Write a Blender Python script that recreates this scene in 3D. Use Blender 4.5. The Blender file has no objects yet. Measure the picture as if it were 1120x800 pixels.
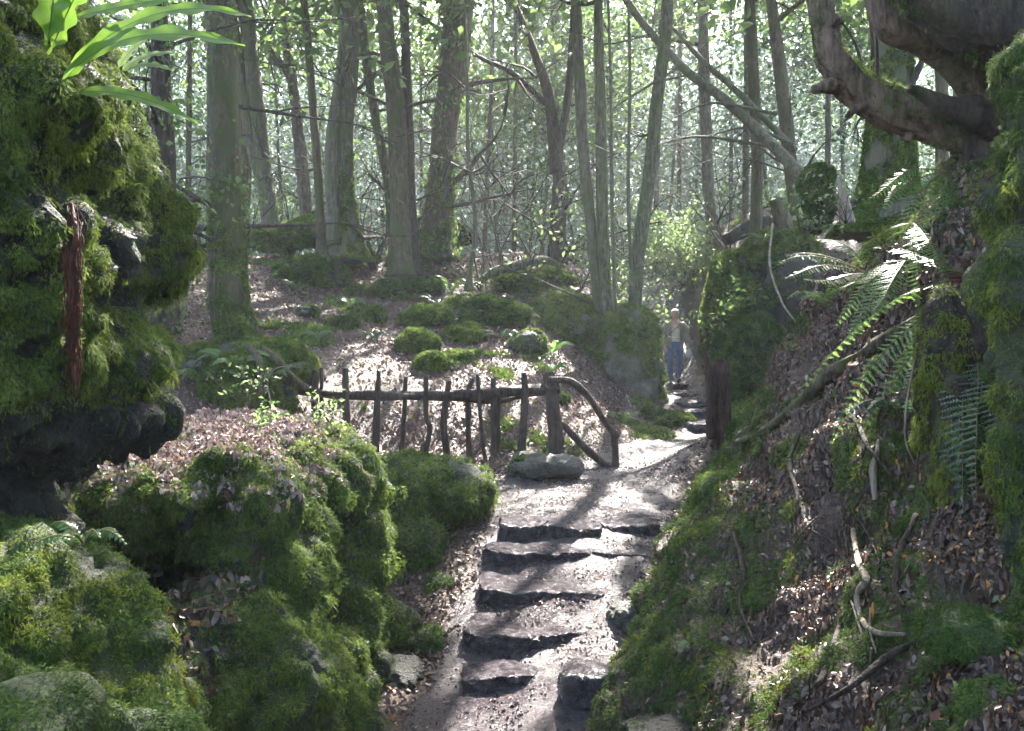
import bpy, bmesh, math
HAZE, SKY, SUN, EXPO = .0012, .12, 4.5, 3.45
import bpy, bmesh, math
import numpy as np
from mathutils import Vector

rng = np.random.default_rng(11)
SC = bpy.context.scene
COL = SC.collection
R = math.radians
F = 932.0                                  # focal length of the camera in pixels of the 1120 px wide picture


def P(px, py, Y):
    """metres from the eye for a sight line and a distance"""
    return np.array([(px - 560) / F * Y, Y, (400 - py) / F * Y])


def PS(rows):
    return np.array([P(*r) for r in rows])


# ------------------------------------------------------------------ noise
def _hash(ix, iy, iz, seed):
    h = (ix * 374761393 + iy * 668265263 + iz * 2147483647 + seed * 974711) & 0xFFFFFFFF
    h = ((h ^ (h >> 13)) * 1274126177) & 0xFFFFFFFF
    h = h ^ (h >> 16)
    return (h & 0xFFFF) / 32767.5 - 1.0


def vnoise(p, seed=0):
    p = np.asarray(p, float)
    i = np.floor(p).astype(np.int64)
    f = p - i
    f = f * f * f * (f * (f * 6 - 15) + 10)
    x, y, z = i[..., 0], i[..., 1], i[..., 2]
    fx, fy, fz = f[..., 0], f[..., 1], f[..., 2]
    def c(a, b, d):
        return _hash(x + a, y + b, z + d, seed)
    l = lambda a, b, t: a + (b - a) * t
    return l(l(l(c(0, 0, 0), c(1, 0, 0), fx), l(c(0, 1, 0), c(1, 1, 0), fx), fy),
             l(l(c(0, 0, 1), c(1, 0, 1), fx), l(c(0, 1, 1), c(1, 1, 1), fx), fy), fz)


def fbm(p, scale=1.0, octaves=4, seed=0, gain=0.5):
    p = np.asarray(p, float) / scale
    o, a, t = 0.0, 1.0, 0.0
    for k in range(octaves):
        o = o + a * vnoise(p + 17.3 * k, seed + k)
        t += a
        a *= gain
        p = p * 2.03
    return o / t


# ------------------------------------------------------------------ mesh building
class Geo:
    """verts + polygons, appended piece by piece"""
    def __init__(s):
        s.v, s.f, s.m, s.n = [], [], [], 0

    def add(s, verts, faces, mat=0):
        verts = np.asarray(verts, float).reshape(-1, 3)
        if not isinstance(faces, (list, tuple)):
            faces = [faces]
        for fa in faces:
            fa = np.asarray(fa, np.int64)
            if fa.size:
                s.f.append(fa + s.n)
                s.m.append(np.full(len(fa), mat) if np.isscalar(mat) else np.asarray(mat))
        s.v.append(verts)
        s.n += len(verts)
        return s

    def build(s, name, mats, parent=None, smooth=True):
        V = np.concatenate(s.v) if s.v else np.zeros((0, 3))
        me = bpy.data.meshes.new(name)
        loops, starts, totals, pos = [], [], [], 0
        for fa in s.f:
            k = fa.shape[1]
            loops.append(fa.ravel())
            starts.append(pos + np.arange(len(fa)) * k)
            totals.append(np.full(len(fa), k))
            pos += fa.size
        me.vertices.add(len(V))
        me.vertices.foreach_set('co', V.astype(np.float32).ravel())
        if s.f:
            L = np.concatenate(loops)
            me.loops.add(len(L))
            me.loops.foreach_set('vertex_index', L.astype(np.int32))
            S = np.concatenate(starts)
            me.polygons.add(len(S))
            me.polygons.foreach_set('loop_start', S.astype(np.int32))
            me.polygons.foreach_set('loop_total', np.concatenate(totals).astype(np.int32))
            if not isinstance(mats, (list, tuple)):
                mats = [mats]
            for m in mats:
                me.materials.append(m)
            me.polygons.foreach_set('material_index', np.concatenate(s.m).astype(np.int32))
            me.polygons.foreach_set('use_smooth', np.full(len(S), smooth))
        me.update(calc_edges=True)
        ob = bpy.data.objects.new(name, me)
        COL.objects.link(ob)
        if parent is not None:
            ob.parent = parent
            w, q = np.zeros(3), parent
            while q is not None:
                w, q = w + np.array(q.location), q.parent
            ob.location = -w                              # geometry is written in world metres
        return ob


def tag(o, label=None, cat=None, group=None, kind=None):
    if label: o['label'] = label
    if cat: o['category'] = cat
    if group: o['group'] = group
    if kind: o['kind'] = kind
    return o


def thing(name, loc, label, cat, group=None):
    o = bpy.data.objects.new(name, None)
    o.empty_display_size = 0.1
    COL.objects.link(o)
    o.location = [float(c) for c in loc]
    return tag(o, label, cat, group)


def tri_of(faces):
    out = []
    for fa in faces:
        if fa.shape[1] == 3:
            out.append(fa)
        else:
            for k in range(1, fa.shape[1] - 1):
                out.append(fa[:, [0, k, k + 1]])
    return np.concatenate(out)


def vnormals(V, T):
    n = np.cross(V[T[:, 1]] - V[T[:, 0]], V[T[:, 2]] - V[T[:, 0]])
    N = np.zeros_like(V)
    for k in range(3):
        np.add.at(N, T[:, k], n)
    return N / (np.linalg.norm(N, axis=1, keepdims=True) + 1e-12)


def unit(a):
    return a / (np.linalg.norm(a, axis=-1, keepdims=True) + 1e-12)


_ICO = {}
def ico(sub):
    if sub not in _ICO:
        bm = bmesh.new()
        bmesh.ops.create_icosphere(bm, subdivisions=sub, radius=1)
        bm.verts.ensure_lookup_table()
        v = np.array([q.co[:] for q in bm.verts])
        f = np.array([[q.index for q in g.verts] for g in bm.faces])
        bm.free()
        _ICO[sub] = (v, f)
    return _ICO[sub]


def rot_xyz(rx, ry, rz):
    cx, sx, cy, sy, cz, sz = math.cos(rx), math.sin(rx), math.cos(ry), math.sin(ry), math.cos(rz), math.sin(rz)
    return (np.array([[cz, -sz, 0], [sz, cz, 0], [0, 0, 1]]) @ np.array([[cy, 0, sy], [0, 1, 0], [-sy, 0, cy]])
            @ np.array([[1, 0, 0], [0, cx, -sx], [0, sx, cx]]))


def superblob(c, r, p=2.0, rot=(0, 0, 0), sub=4):
    v, f = ico(sub)
    if isinstance(p, tuple):
        a, b = p
        v = v / ((((np.abs(v[:, 0]) ** a + np.abs(v[:, 1]) ** a) ** (1 / a)) ** b + np.abs(v[:, 2]) ** b) ** (1 / b))[:, None]
    elif p != 2:
        v = v / ((np.abs(v) ** p).sum(1) ** (1 / p))[:, None]
    return (v * np.asarray(r)) @ rot_xyz(*[R(a) for a in rot]).T + np.asarray(c), f


def remesh(parts, voxel):
    """union of closed lumps as one continuous skin"""
    g = Geo()
    for v, f in parts:
        g.add(v, f)
    ob = g.build('tmp_lump', [])
    md = ob.modifiers.new('r', 'REMESH')
    md.mode = 'VOXEL'
    md.voxel_size = voxel
    dg = bpy.context.evaluated_depsgraph_get()
    dg.update()
    me = bpy.data.meshes.new_from_object(ob.evaluated_get(dg))
    V = np.empty(len(me.vertices) * 3, np.float32)
    me.vertices.foreach_get('co', V)
    V = V.reshape(-1, 3).astype(float)
    q = np.empty(len(me.loops), np.int32)
    me.loops.foreach_get('vertex_index', q)
    tot = np.empty(len(me.polygons), np.int32)
    me.polygons.foreach_get('loop_total', tot)
    assert (tot == 4).all() or (tot == 3).all()
    Fa = q.reshape(-1, tot[0]).astype(np.int64)
    old = ob.data
    bpy.data.objects.remove(ob)
    bpy.data.meshes.remove(old)
    bpy.data.meshes.remove(me)
    # a little smoothing takes the voxel stairs out
    E = np.concatenate([Fa[:, [k, (k + 1) % Fa.shape[1]]] for k in range(Fa.shape[1])])
    for _ in range(4):
        S = np.zeros_like(V); n = np.zeros(len(V))
        np.add.at(S, E[:, 0], V[E[:, 1]]); np.add.at(n, E[:, 0], 1)
        np.add.at(S, E[:, 1], V[E[:, 0]]); np.add.at(n, E[:, 1], 1)
        V = 0.4 * V + 0.6 * S / n[:, None]
    return V, Fa


def roughen(V, Fa, amps, seed=0, strata=0.0, billow=()):
    """amps: list of (amplitude, scale, octaves)"""
    N = vnormals(V, tri_of([Fa]))
    d = np.zeros(len(V))
    for k, (a, s, o) in enumerate(amps):
        d += a * fbm(V, s, o, seed + 7 * k)
    for k, (a, s) in enumerate(billow):
        w = V * [1.35, 1.35, .68] + .25 * s * np.stack([fbm(V, s, 2, seed + 60 + j) for j in range(3)], 1)
        d += a * (1 - .8 * np.clip(N[:, 2] * 1.3, 0, 1)) * (np.abs(vnoise(w / s, seed + 70 + k)) * 2.2 - .55) * np.clip(.75 + fbm(V, 3 * s, 2, seed + 80), .2, 1.2)
    if strata:
        q = V + 0.15 * fbm(V, 0.5, 3, seed + 91)[:, None]
        d += strata * (1 - 2 * np.abs(fbm(q * [0.25, 0.25, 2.4], 0.5, 2, seed + 55)))
    return V + N * d[:, None]


def sample(V, T, weight):
    """weight: how many samples a triangle wants (float)"""
    n = rng.poisson(weight)
    idx = np.repeat(np.arange(len(T)), n)
    a, b = rng.random(len(idx)), rng.random(len(idx))
    sw = a + b > 1
    a[sw], b[sw] = 1 - a[sw], 1 - b[sw]
    t = T[idx]
    pos = V[t[:, 0]] + a[:, None] * (V[t[:, 1]] - V[t[:, 0]]) + b[:, None] * (V[t[:, 2]] - V[t[:, 0]])
    return pos, idx


def frames(d, n):
    """columns: side, along d, up near n"""
    y = unit(d)
    x = unit(np.cross(y, n))
    z = np.cross(x, y)
    return np.stack([x, y, z], axis=2)


def instances(g, tv, tf, pos, M, scale, mat=0):
    if len(pos) == 0:
        return
    k = len(tv)
    V = np.einsum('nij,kj->nki', M, tv) * np.asarray(scale).reshape(len(pos), 1, -1) + pos[:, None]
    off = (np.arange(len(pos)) * k)[:, None, None]
    fs = []
    for fa in tf:
        fs.append((fa[None] + off).reshape(-1, fa.shape[1]))
    g.add(V.reshape(-1, 3), fs, mat)


# ------------------------------------------------------------------ curves
def catmull(pts, n):
    pts = np.asarray(pts, float)
    if len(pts) == 2:
        t = np.linspace(0, 1, n)[:, None]
        return pts[0] * (1 - t) + pts[1] * t
    p = np.vstack([2 * pts[0] - pts[1], pts, 2 * pts[-1] - pts[-2]])
    t = np.linspace(0, len(pts) - 1 - 1e-9, n)
    i = t.astype(int)
    u = (t - i)[:, None]
    a, b, c, d = p[i], p[i + 1], p[i + 2], p[i + 3]
    return 0.5 * (2 * b + (c - a) * u + (2 * a - 5 * b + 4 * c - d) * u ** 2 + (3 * b - a - 3 * c + d) * u ** 3)


def tube(pts, rad, sides=10, n=None, bump=0.0, bscale=(0.06, 0.4), flare=0.0, seed=0, lobes=5, cap=True):
    """a swept round limb; bump roughens it as bark, flare widens the foot with root lobes"""
    n = n or max(4, len(pts) * 4)
    C = catmull(pts, n)
    r = np.interp(np.linspace(0, 1, n), np.linspace(0, 1, len(rad)), rad)
    T = unit(np.gradient(C, axis=0))
    ref = np.array([0, -1.0, 0]) if abs(T[:, 1]).max() < .93 else np.array([0.3, 0, 1.0])
    X = unit(np.cross(T, ref))
    Yv = np.cross(T, X)
    a = np.linspace(0, 2 * math.pi, sides, endpoint=False)
    L = np.concatenate([[0], np.cumsum(np.linalg.norm(np.diff(C, axis=0), axis=1))])
    rr = np.repeat(r[:, None], sides, 1)
    if bump:
        q = np.stack([np.cos(a)[None] * rr / bscale[0], np.sin(a)[None] * rr / bscale[0], np.repeat(L[:, None] / bscale[1], sides, 1)], 2)
        q2 = np.stack([np.cos(a)[None] * np.ones((n, 1)) * 1.3, np.sin(a)[None] * np.ones((n, 1)) * 1.3, np.repeat(L[:, None] / (6 * r.max() + .1), sides, 1)], 2)
        rr = rr * (1 + bump * (0.8 * fbm(q, 1, 3, seed) + 1.3 * fbm(q2, 1, 2, seed + 5)))
    if flare:
        fl = np.exp(-L / (r[0] * 2.2))[:, None]
        lob = (0.55 + 0.45 * np.cos(lobes * a + seed) + .25 * np.cos(2 * a + 2 * seed))[None]
        rr = rr * (1 + flare * fl * lob)
    V = C[:, None] + rr[..., None] * (np.cos(a)[None, :, None] * X[:, None] + np.sin(a)[None, :, None] * Yv[:, None])
    i = np.arange(n - 1)[:, None] * sides
    j = np.arange(sides)[None]
    k = (j + 1) % sides
    fa = np.stack([i + j, i + k, i + sides + k, i + sides + j], 2).reshape(-1, 4)
    V = V.reshape(-1, 3)
    if cap:
        V = np.vstack([V, C[0], C[-1]])
        b = len(V) - 2
        jj = np.arange(sides)
        c0 = np.stack([np.full(sides, b), (jj + 1) % sides, jj], 1)
        e = (n - 1) * sides
        c1 = np.stack([np.full(sides, b + 1), e + jj, e + (jj + 1) % sides], 1)
        return V, [fa, c0, c1]
    return V, [fa]


def sheet(ctrl, nu, nv):
    """smooth surface through a grid of control points"""
    ctrl = np.asarray(ctrl, float)
    A = np.stack([catmull(ctrl[i], nv) for i in range(ctrl.shape[0])])
    B = np.stack([catmull(A[:, j], nu) for j in range(nv)], 1)
    i = np.arange(nu - 1)[:, None] * nv
    j = np.arange(nv - 1)[None]
    fa = np.stack([i + j, i + j + 1, i + nv + j + 1, i + nv + j], 2).reshape(-1, 4)
    return B.reshape(-1, 3), fa


# ------------------------------------------------------------------ materials
def new_mat(name):
    m = bpy.data.materials.new(name)
    m.use_nodes = True
    nt = m.node_tree
    nt.nodes.clear()
    out = nt.nodes.new('ShaderNodeOutputMaterial')
    return m, nt, out


def nd(nt, typ, **kw):
    n = nt.nodes.new('ShaderNode' + typ)
    for k, v in kw.items():
        if k in n.inputs:
            n.inputs[k].default_value = v
        else:
            setattr(n, k, v)
    return n


def ramp(nt, fac, stops, interp='LINEAR'):
    r = nt.nodes.new('ShaderNodeValToRGB')
    r.color_ramp.interpolation = interp
    e = r.color_ramp.elements
    while len(e) < len(stops):
        e.new(0.5)
    for q, (p, c) in zip(e, stops):
        q.position = p
        q.color = (*c, 1) if len(c) == 3 else c
    nt.links.new(fac, r.inputs[0])
    return r.outputs[0]


def noise_tex(nt, vec, scale, detail=4, rough=.55, dist=0.0):
    n = nd(nt, 'TexNoise')
    n.inputs['Scale'].default_value = scale
    n.inputs['Detail'].default_value = detail
    n.inputs['Roughness'].default_value = rough
    n.inputs['Distortion'].default_value = dist
    nt.links.new(vec, n.inputs['Vector'])
    return n.outputs['Fac']


def mixc(nt, fac, a, b):
    m = nt.nodes.new('ShaderNodeMix')
    m.data_type = 'RGBA'
    for s, v in ((m.inputs[0], fac), (m.inputs[6], a), (m.inputs[7], b)):
        if hasattr(v, 'is_linked') or hasattr(v, 'links'):
            nt.links.new(v, s)
        else:
            s.default_value = v if np.isscalar(v) else (*v, 1)
    return m.outputs[2]


def bumpn(nt, h, strength, dist):
    b = nd(nt, 'Bump')
    b.inputs['Strength'].default_value = strength
    b.inputs['Distance'].default_value = dist
    nt.links.new(h, b.inputs['Height'])
    return b.outputs['Normal']


def surf(nt, out, col, rough, normal=None, spec=0.4, trans=0.0, tcol=None):
    p = nd(nt, 'BsdfPrincipled')
    if hasattr(col, 'links'): nt.links.new(col, p.inputs['Base Color'])
    else: p.inputs['Base Color'].default_value = (*col, 1)
    if hasattr(rough, 'links'): nt.links.new(rough, p.inputs['Roughness'])
    else: p.inputs['Roughness'].default_value = rough
    p.inputs['Specular IOR Level'].default_value = spec
    if normal is not None: nt.links.new(normal, p.inputs['Normal'])
    res = p.outputs[0]
    if trans:
        t = nd(nt, 'BsdfTranslucent')
        c = tcol if tcol is not None else col
        if hasattr(c, 'links'): nt.links.new(c, t.inputs['Color'])
        else: t.inputs['Color'].default_value = (*c, 1)
        mx = nd(nt, 'MixShader')
        mx.inputs[0].default_value = trans
        nt.links.new(res, mx.inputs[1]); nt.links.new(t.outputs[0], mx.inputs[2])
        res = mx.outputs[0]
    nt.links.new(res, out.inputs['Surface'])


def geo_pos(nt):
    g = nd(nt, 'NewGeometry')
    return g


def leafy(name, stops, rough=.55, trans=.45, tboost=1.5, spec=.3, big=1.0, vary=.35, isl=1.0):
    """leaves: colour by leaf, drifting by place"""
    m, nt, out = new_mat(name)
    g = geo_pos(nt)
    ns = noise_tex(nt, g.outputs['Position'], big, 3)
    mm = nd(nt, 'Math', operation='MULTIPLY_ADD')
    nt.links.new(ns, mm.inputs[0]); mm.inputs[1].default_value = 2 * vary; mm.inputs[2].default_value = -vary
    ad = nd(nt, 'Math', operation='ADD'); ad.use_clamp = True
    rs = nd(nt, 'Math', operation='MULTIPLY_ADD')
    nt.links.new(g.outputs['Random Per Island'], rs.inputs[0]); rs.inputs[1].default_value = isl; rs.inputs[2].default_value = .5 - isl / 2
    nt.links.new(rs.outputs[0], ad.inputs[0]); nt.links.new(mm.outputs[0], ad.inputs[1])
    c = ramp(nt, ad.outputs[0], stops)
    hs = nd(nt, 'HueSaturation')
    hs.inputs['Value'].default_value = tboost
    hs.inputs['Hue'].default_value = .49
    nt.links.new(c, hs.inputs['Color'])
    surf(nt, out, c, rough, None, spec, trans, hs.outputs[0])
    return m


def bark(name, a, b, moss=0.3, mosscol=(.06, .085, .02), scale=1.0, spec=.3, rough=.8):
    m, nt, out = new_mat(name)
    g = geo_pos(nt)
    mp = nd(nt, 'Mapping'); mp.inputs['Scale'].default_value = (1, 1, .16)
    nt.links.new(g.outputs['Position'], mp.inputs['Vector'])
    n1 = noise_tex(nt, mp.outputs[0], 22 * scale, 6, .65)
    n2 = noise_tex(nt, g.outputs['Position'], 2.3, 4, .6)
    n3 = noise_tex(nt, g.outputs['Position'], 9, 5, .6)
    c = ramp(nt, n1, [(.38, a), (.62, b)])
    c = mixc(nt, ramp(nt, n3, [(.5, (0, 0, 0)), (.75, (.6, .6, .6))]), c, tuple(min(1, x * 1.7) for x in b))
    k = ramp(nt, n2, [(.62 - .35 * moss, (0, 0, 0)), (.95 - .5 * moss, (min(1, .35 + moss),) * 3)])
    c = mixc(nt, k, c, mosscol)
    surf(nt, out, c, rough, bumpn(nt, n1, 1.0, .06), spec)
    return m


def rocky(name, a, b, moss, mosscol=(.04, .055, .015), rough=.75, wet=0.0, scale=1.0):
    m, nt, out = new_mat(name)
    g = geo_pos(nt)
    n1 = noise_tex(nt, g.outputs['Position'], 5 * scale, 8, .65)
    n2 = noise_tex(nt, g.outputs['Position'], 2.0 * scale, 5, .6, .4)
    n3 = noise_tex(nt, g.outputs['Position'], 34 * scale, 5, .65)
    c = ramp(nt, n1, [(.36, a), (.64, b)])
    c = mixc(nt, ramp(nt, n3, [(.36, (.75, .75, .75)), (.52, (0, 0, 0))]), c, tuple(x * .25 for x in a))
    k = ramp(nt, n2, [(.68 - .5 * moss, (0, 0, 0)), (.8 - .45 * moss, (.95, .95, .95))])
    c = mixc(nt, k, c, mosscol)
    s = nd(nt, 'Math', operation='ADD')
    nt.links.new(n1, s.inputs[0]); nt.links.new(n3, s.inputs[1])
    rg = ramp(nt, n1, [(.35, (max(.05, rough - wet),) * 3), (.65, (rough,) * 3)])
    surf(nt, out, c, rg, bumpn(nt, s.outputs[0], 1.0, .05), .45)
    return m


MOSS = leafy('moss_fronds', [(0, (.022, .040, .009)), (.35, (.055, .092, .018)), (.7, (.11, .16, .032)), (1, (.20, .235, .065))], .75, .35, 1.6, .12, 5.0, .8, .5)
MOSS_DARK = leafy('deep_green_moss', [(0, (.016, .030, .008)), (.5, (.048, .085, .018)), (1, (.12, .165, .04))], .8, .25, 1.4, .1, 4.0, .8, .5)
MOSS_GOLD = leafy('golden_moss', [(0, (.04, .055, .01)), (.5, (.115, .15, .02)), (1, (.23, .25, .05))], .8, .3, 1.5, .1, 4.0, .7, .5)
LITTER = leafy('fallen_leaf', [(0, (.03, .017, .012)), (.35, (.095, .05, .036)), (.6, (.145, .08, .058)), (.85, (.20, .13, .105)), (.96, (.30, .24, .21)), (1, (.42, .28, .05))], .5, .15, 1.3, .35, .8, .15)
LITTER_SUNLIT = leafy('sunlit_fallen_leaf', [(0, (.07, .045, .035)), (.4, (.18, .12, .10)), (.7, (.29, .215, .19)), (.95, (.40, .34, .32)), (1, (.42, .3, .08))], .5, .15, 1.2, .35, .8, .15)  # paler leaf copy, strong sun on the ledge top put into its colour
LITTER_DARK = leafy('damp_fallen_leaf', [(0, (.02, .012, .009)), (.5, (.06, .034, .022)), (.85, (.12, .07, .043)), (.96, (.2, .15, .12)), (1, (.4, .17, .03))], .45, .12, 1.2, .45, .8, .15)
LEAF = leafy('green_leaf', [(0, (.03, .06, .015)), (.5, (.06, .11, .028)), (1, (.11, .16, .05))], .45, .5, 1.9, .4, .25, .3)
LEAF_PALE = leafy('pale_leaf', [(0, (.05, .09, .03)), (.5, (.09, .14, .05)), (1, (.15, .20, .08))], .4, .5, 1.8, .5, .3, .3)
MIST_TINT_LEAF = leafy('mist_tinted_leaf', [(0, (.09, .12, .10)), (.5, (.15, .19, .165)), (1, (.23, .27, .24))], .5, .5, 1.7, .3, .15, .3)  # the mist's blue grey and pale backlight are put into this leaf colour
NEEDLE = leafy('blue_green_spray', [(0, (.02, .04, .025)), (.5, (.04, .07, .045)), (1, (.075, .11, .07))], .55, .4, 1.6, .3, .2, .35)
FERN = leafy('fern_green', [(0, (.05, .10, .02)), (.5, (.085, .16, .035)), (1, (.13, .22, .055))], .4, .4, 1.6, .45, 3, .3)
FERN_DARK = leafy('dark_fern_green', [(0, (.015, .04, .018)), (.5, (.03, .07, .03)), (1, (.06, .12, .05))], .38, .3, 1.5, .5, 3, .3)
HARTS = leafy('glossy_strap_leaf', [(0, (.045, .11, .012)), (.5, (.08, .165, .02)), (1, (.13, .21, .03))], .4, .5, 1.7, .4, 22, .7)
HARTS_VEIN = leafy('strap_leaf_midrib', [(0, (.03, .06, .012)), (1, (.05, .09, .015))], .5, .1)
RUST = leafy('rust_fibre', [(0, (.02, .007, .004)), (.5, (.085, .024, .01)), (1, (.2, .06, .025))], .5, .3, 1.5, .5, 4, .2)
STRAW = leafy('dry_stalk', [(0, (.06, .05, .02)), (1, (.13, .10, .045))], .6, .1)

BARK_BROWN = bark('brown_bark', (.028, .021, .014), (.115, .085, .055), .65, (.05, .062, .016))
BARK_GREY = bark('grey_bark', (.05, .044, .032), (.13, .112, .08), .6, (.07, .085, .03))
BARK_GREEN = bark('green_algae_bark', (.025, .026, .015), (.115, .115, .065), .5, (.06, .085, .022))
BARK_DARK = bark('dark_damp_bark', (.014, .011, .009), (.055, .04, .03), .25, rough=.75, spec=.2)
BARK_YEW = bark('red_grey_yew_bark', (.035, .024, .017), (.17, .12, .088), .4)
BARK_FAR = bark('far_bark', (.035, .03, .022), (.12, .10, .072), .4, (.055, .065, .025))
TWIG = bark('twig_bark', (.025, .02, .016), (.075, .06, .048), .15)
RAILWOOD = bark('rail_wood', (.018, .012, .009), (.075, .05, .036), .12, rough=.6)
ROOTMAT = bark('wet_rust_root', (.02, .007, .004), (.13, .04, .018), 0.0, rough=.55, spec=.4, scale=2)
DEADWOOD = bark('pale_dead_wood', (.13, .10, .075), (.30, .24, .18), .15)
REDWOOD = bark('rotten_red_wood', (.016, .009, .006), (.075, .04, .026), .15)

ROCK_MOSS = rocky('mossy_limestone', (.012, .013, .011), (.05, .05, .042), .55)
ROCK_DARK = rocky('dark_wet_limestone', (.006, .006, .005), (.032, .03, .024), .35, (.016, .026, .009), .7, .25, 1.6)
ROCK_GREY = rocky('grey_limestone', (.04, .038, .031), (.14, .132, .112), .35, (.05, .06, .025), .7, .15)
ROCK_TAN = rocky('tan_limestone', (.09, .075, .055), (.22, .19, .15), .45, (.07, .085, .03), .8)
STONE = rocky('worn_wet_step_stone', (.045, .036, .040), (.16, .135, .15), 0.0, (.03, .03, .02), .3, .18, 3.0)
# ------------------------------------------------------------------ light directions and canopy gaps
SUN_AZ, SUN_EL = 16.0, 47.0                      # azimuth east of +Y
SUNV = np.array([math.sin(R(SUN_AZ)) * math.cos(R(SUN_EL)), math.cos(R(SUN_AZ)) * math.cos(R(SUN_EL)), math.sin(R(SUN_EL))])
GAPS = [(P(600, 425, 13.5), 1.4), (P(650, 455, 12.6), .8), (P(520, 455, 11.6), 1.1), (P(600, 545, 8.8), 1.0), (P(590, 590, 7.3), .75), (P(700, 505, 11), .7), (P(560, 700, 5.7), .35),
        (P(600, 640, 6.4), .5), (P(240, 485, 5.9), 1.25), (P(690, 485, 12.5), .7), (P(740, 250, 23), 2.1), (P(738, 375, 20), .55), (P(722, 390, 17), .35), (P(772, 470, 14.5), .6),
        (P(1000, 60, 6), .45), (P(880, 285, 5.6), .4), (P(1010, 185, 5.4), .35), (P(372, 540, 6), .3), (P(292, 570, 4.8), .3),
        (P(395, 300, 18), 1.0), (P(360, 440, 11), .7), (P(420, 400, 13), .8), (P(370, 370, 14.5), .7), (P(300, 330, 15), .7), (P(500, 345, 17), .8), (P(560, 430, 12.5), .7), (P(640, 665, 5.9), .25), (P(640, 740, 5.2), .25), (P(210, 200, 3.2), .2), (P(570, 745, 5.2), .3),
        (P(470, 400, 13.5), .5), (P(420, 320, 17), .6), (P(700, 640, 6.1), .25), (P(215, 300, 3.2), .15), (P(870, 240, 12), .6), (P(400, 640, 5.7), .25)]


def in_gap(pos):
    """leaves that would stand between the sun and a sunny patch"""
    hit = np.zeros(len(pos), bool)
    for c, r in GAPS:
        d = pos - c
        t = d @ SUNV
        q = np.linalg.norm(d - t[:, None] * SUNV, axis=1)
        hit |= (q < r) & (t > 1.0)
    return hit


# ------------------------------------------------------------------ terrain
PATH = np.array([  # Y, X, half width, z
    (-6, 0, .9, -2.2), (0, 0, .9, -2.18), (3, -.08, .85, -2.17), (4.6, -.05, .75, -2.14), (5.30, 0, .72, -2.055), (5.72, .1, .72, -1.925), (6.34, .2, .75, -1.785),
    (7.02, .45, .85, -1.645), (7.45, .55, .9, -1.51), (8.0, .62, .95, -1.43), (9.0, .7, 1.15, -1.39), (10.0, 1.0, 1.2, -1.36), (11.0, 1.7, .8, -1.33), (13.2, 2.8, .55, -1.22),
    (14.5, 3.37, .5, -1.16), (15.8, 3.42, .48, -1.02), (17, 3.55, .48, -.88), (18.3, 3.72, .48, -.74), (19.6, 3.9, .48, -.60), (20.6, 4.0, .5, -.45),
    (22, 4.15, .6, -.05), (24, 4.25, .65, 1.2), (27, 4.4, .7, 2.5), (31, 4.6, .8, 2.9)])
_g = [(x, y, z) for y, x, w, z in PATH]
for px, py, Y in [(330, 405, 12), (450, 442, 11.5), (560, 442, 12), (640, 462, 12.4), (700, 472, 13.6), (420, 362, 15), (520, 382, 14.5), (600, 412, 14),
                  (300, 290, 19), (400, 285, 19.5), (450, 300, 19), (540, 320, 19), (640, 345, 18.5), (590, 372, 15.8), (360, 330, 16.5), (300, 345, 14.5),
                  (640, 425, 15), (690, 440, 15.6), (250, 385, 10), (205, 405, 10.2), (150, 380, 11), (355, 470, 10.6), (440, 492, 10.6), (520, 500, 10.6),
                  (600, 498, 10.9), (680, 505, 11.2), (780, 480, 10.4), (790, 440, 17), (840, 400, 17.5), (860, 260, 19), (780, 262, 25), (885, 262, 20.5), (900, 400, 12.5), (885, 405, 15), (850, 412, 16.8)]:
    _g.append(tuple(P(px, py, Y)))
_g += [(-1, 5.4, -2.1), (-1.2, 6.5, -1.95), (-1.1, 7.6, -1.6), (-1.4, 8.8, -1.35), (-2.2, 6.5, -1.3), (-2.6, 8.6, -1.1), (-.9, 4, -2.15), (-1.6, 4, -1.9), (-2.5, 3, -1.6), (-2.5, 0, -1.5),
       (-4, 4, -.9), (-4, 8, -.6), (-7, 6, .8), (-6, 10, .9), (-9, 14, 2.2), (-10, 4, 1.5), (-8, 19, 2.6), (1.2, 4, -2.1), (2.1, 4, -1.75), (2, 6, -1.7), (2.4, 8, -1.6), (3.4, 9.5, -1.2), (3, 5, -1.3),
       (2, 1, -1.8), (1.8, -2, -1.9), (4, 8, -.6), (5, 5, -.4), (5, 10, .1), (6.5, 13, 1.8), (8, 8, 1.5), (8, 2, 1.2), (10, 14, 2.6), (9, 20, 3.4), (-3, 24, 2.7), (-8, 28, 3), (1, 24, 2.4), (2.2, 21, 2.0), (0, 32, 2.8),
       (8, 30, 3.7), (6, 22, 3.0), (-14, 24, 3.2), (-16, 10, 2.8), (16, 10, 3.2), (16, 26, 4), (-20, 45, 3.6), (0, 45, 3), (20, 45, 4), (0, 70, 4), (-40, 70, 5), (40, 70, 5), (-45, 20, 4), (45, 20, 5), (0, 115, 5),
       (-80, 115, 6), (80, 115, 6), (-90, -14, 4), (90, -14, 4), (-20, -14, 1), (20, -14, 1.5), (0, -14, -1.9), (-5, -6, -.6), (5, -6, -.6)]
_G = np.array(_g, float)


def _tps_k(a, b):
    d = ((a[:, None, :2] - b[None, :, :2]) ** 2).sum(2)
    return 0.5 * d * np.log(d + 1e-9)


_n = len(_G)
_A = np.zeros((_n + 3, _n + 3))
_A[:_n, :_n] = _tps_k(_G, _G) + np.eye(_n) * 0.02
_A[:_n, _n] = 1; _A[:_n, _n + 1:] = _G[:, :2]
_A[_n, :_n] = 1; _A[_n + 1:, :_n] = _G[:, :2].T
_W = np.linalg.solve(_A, np.concatenate([_G[:, 2], np.zeros(3)]))


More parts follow.
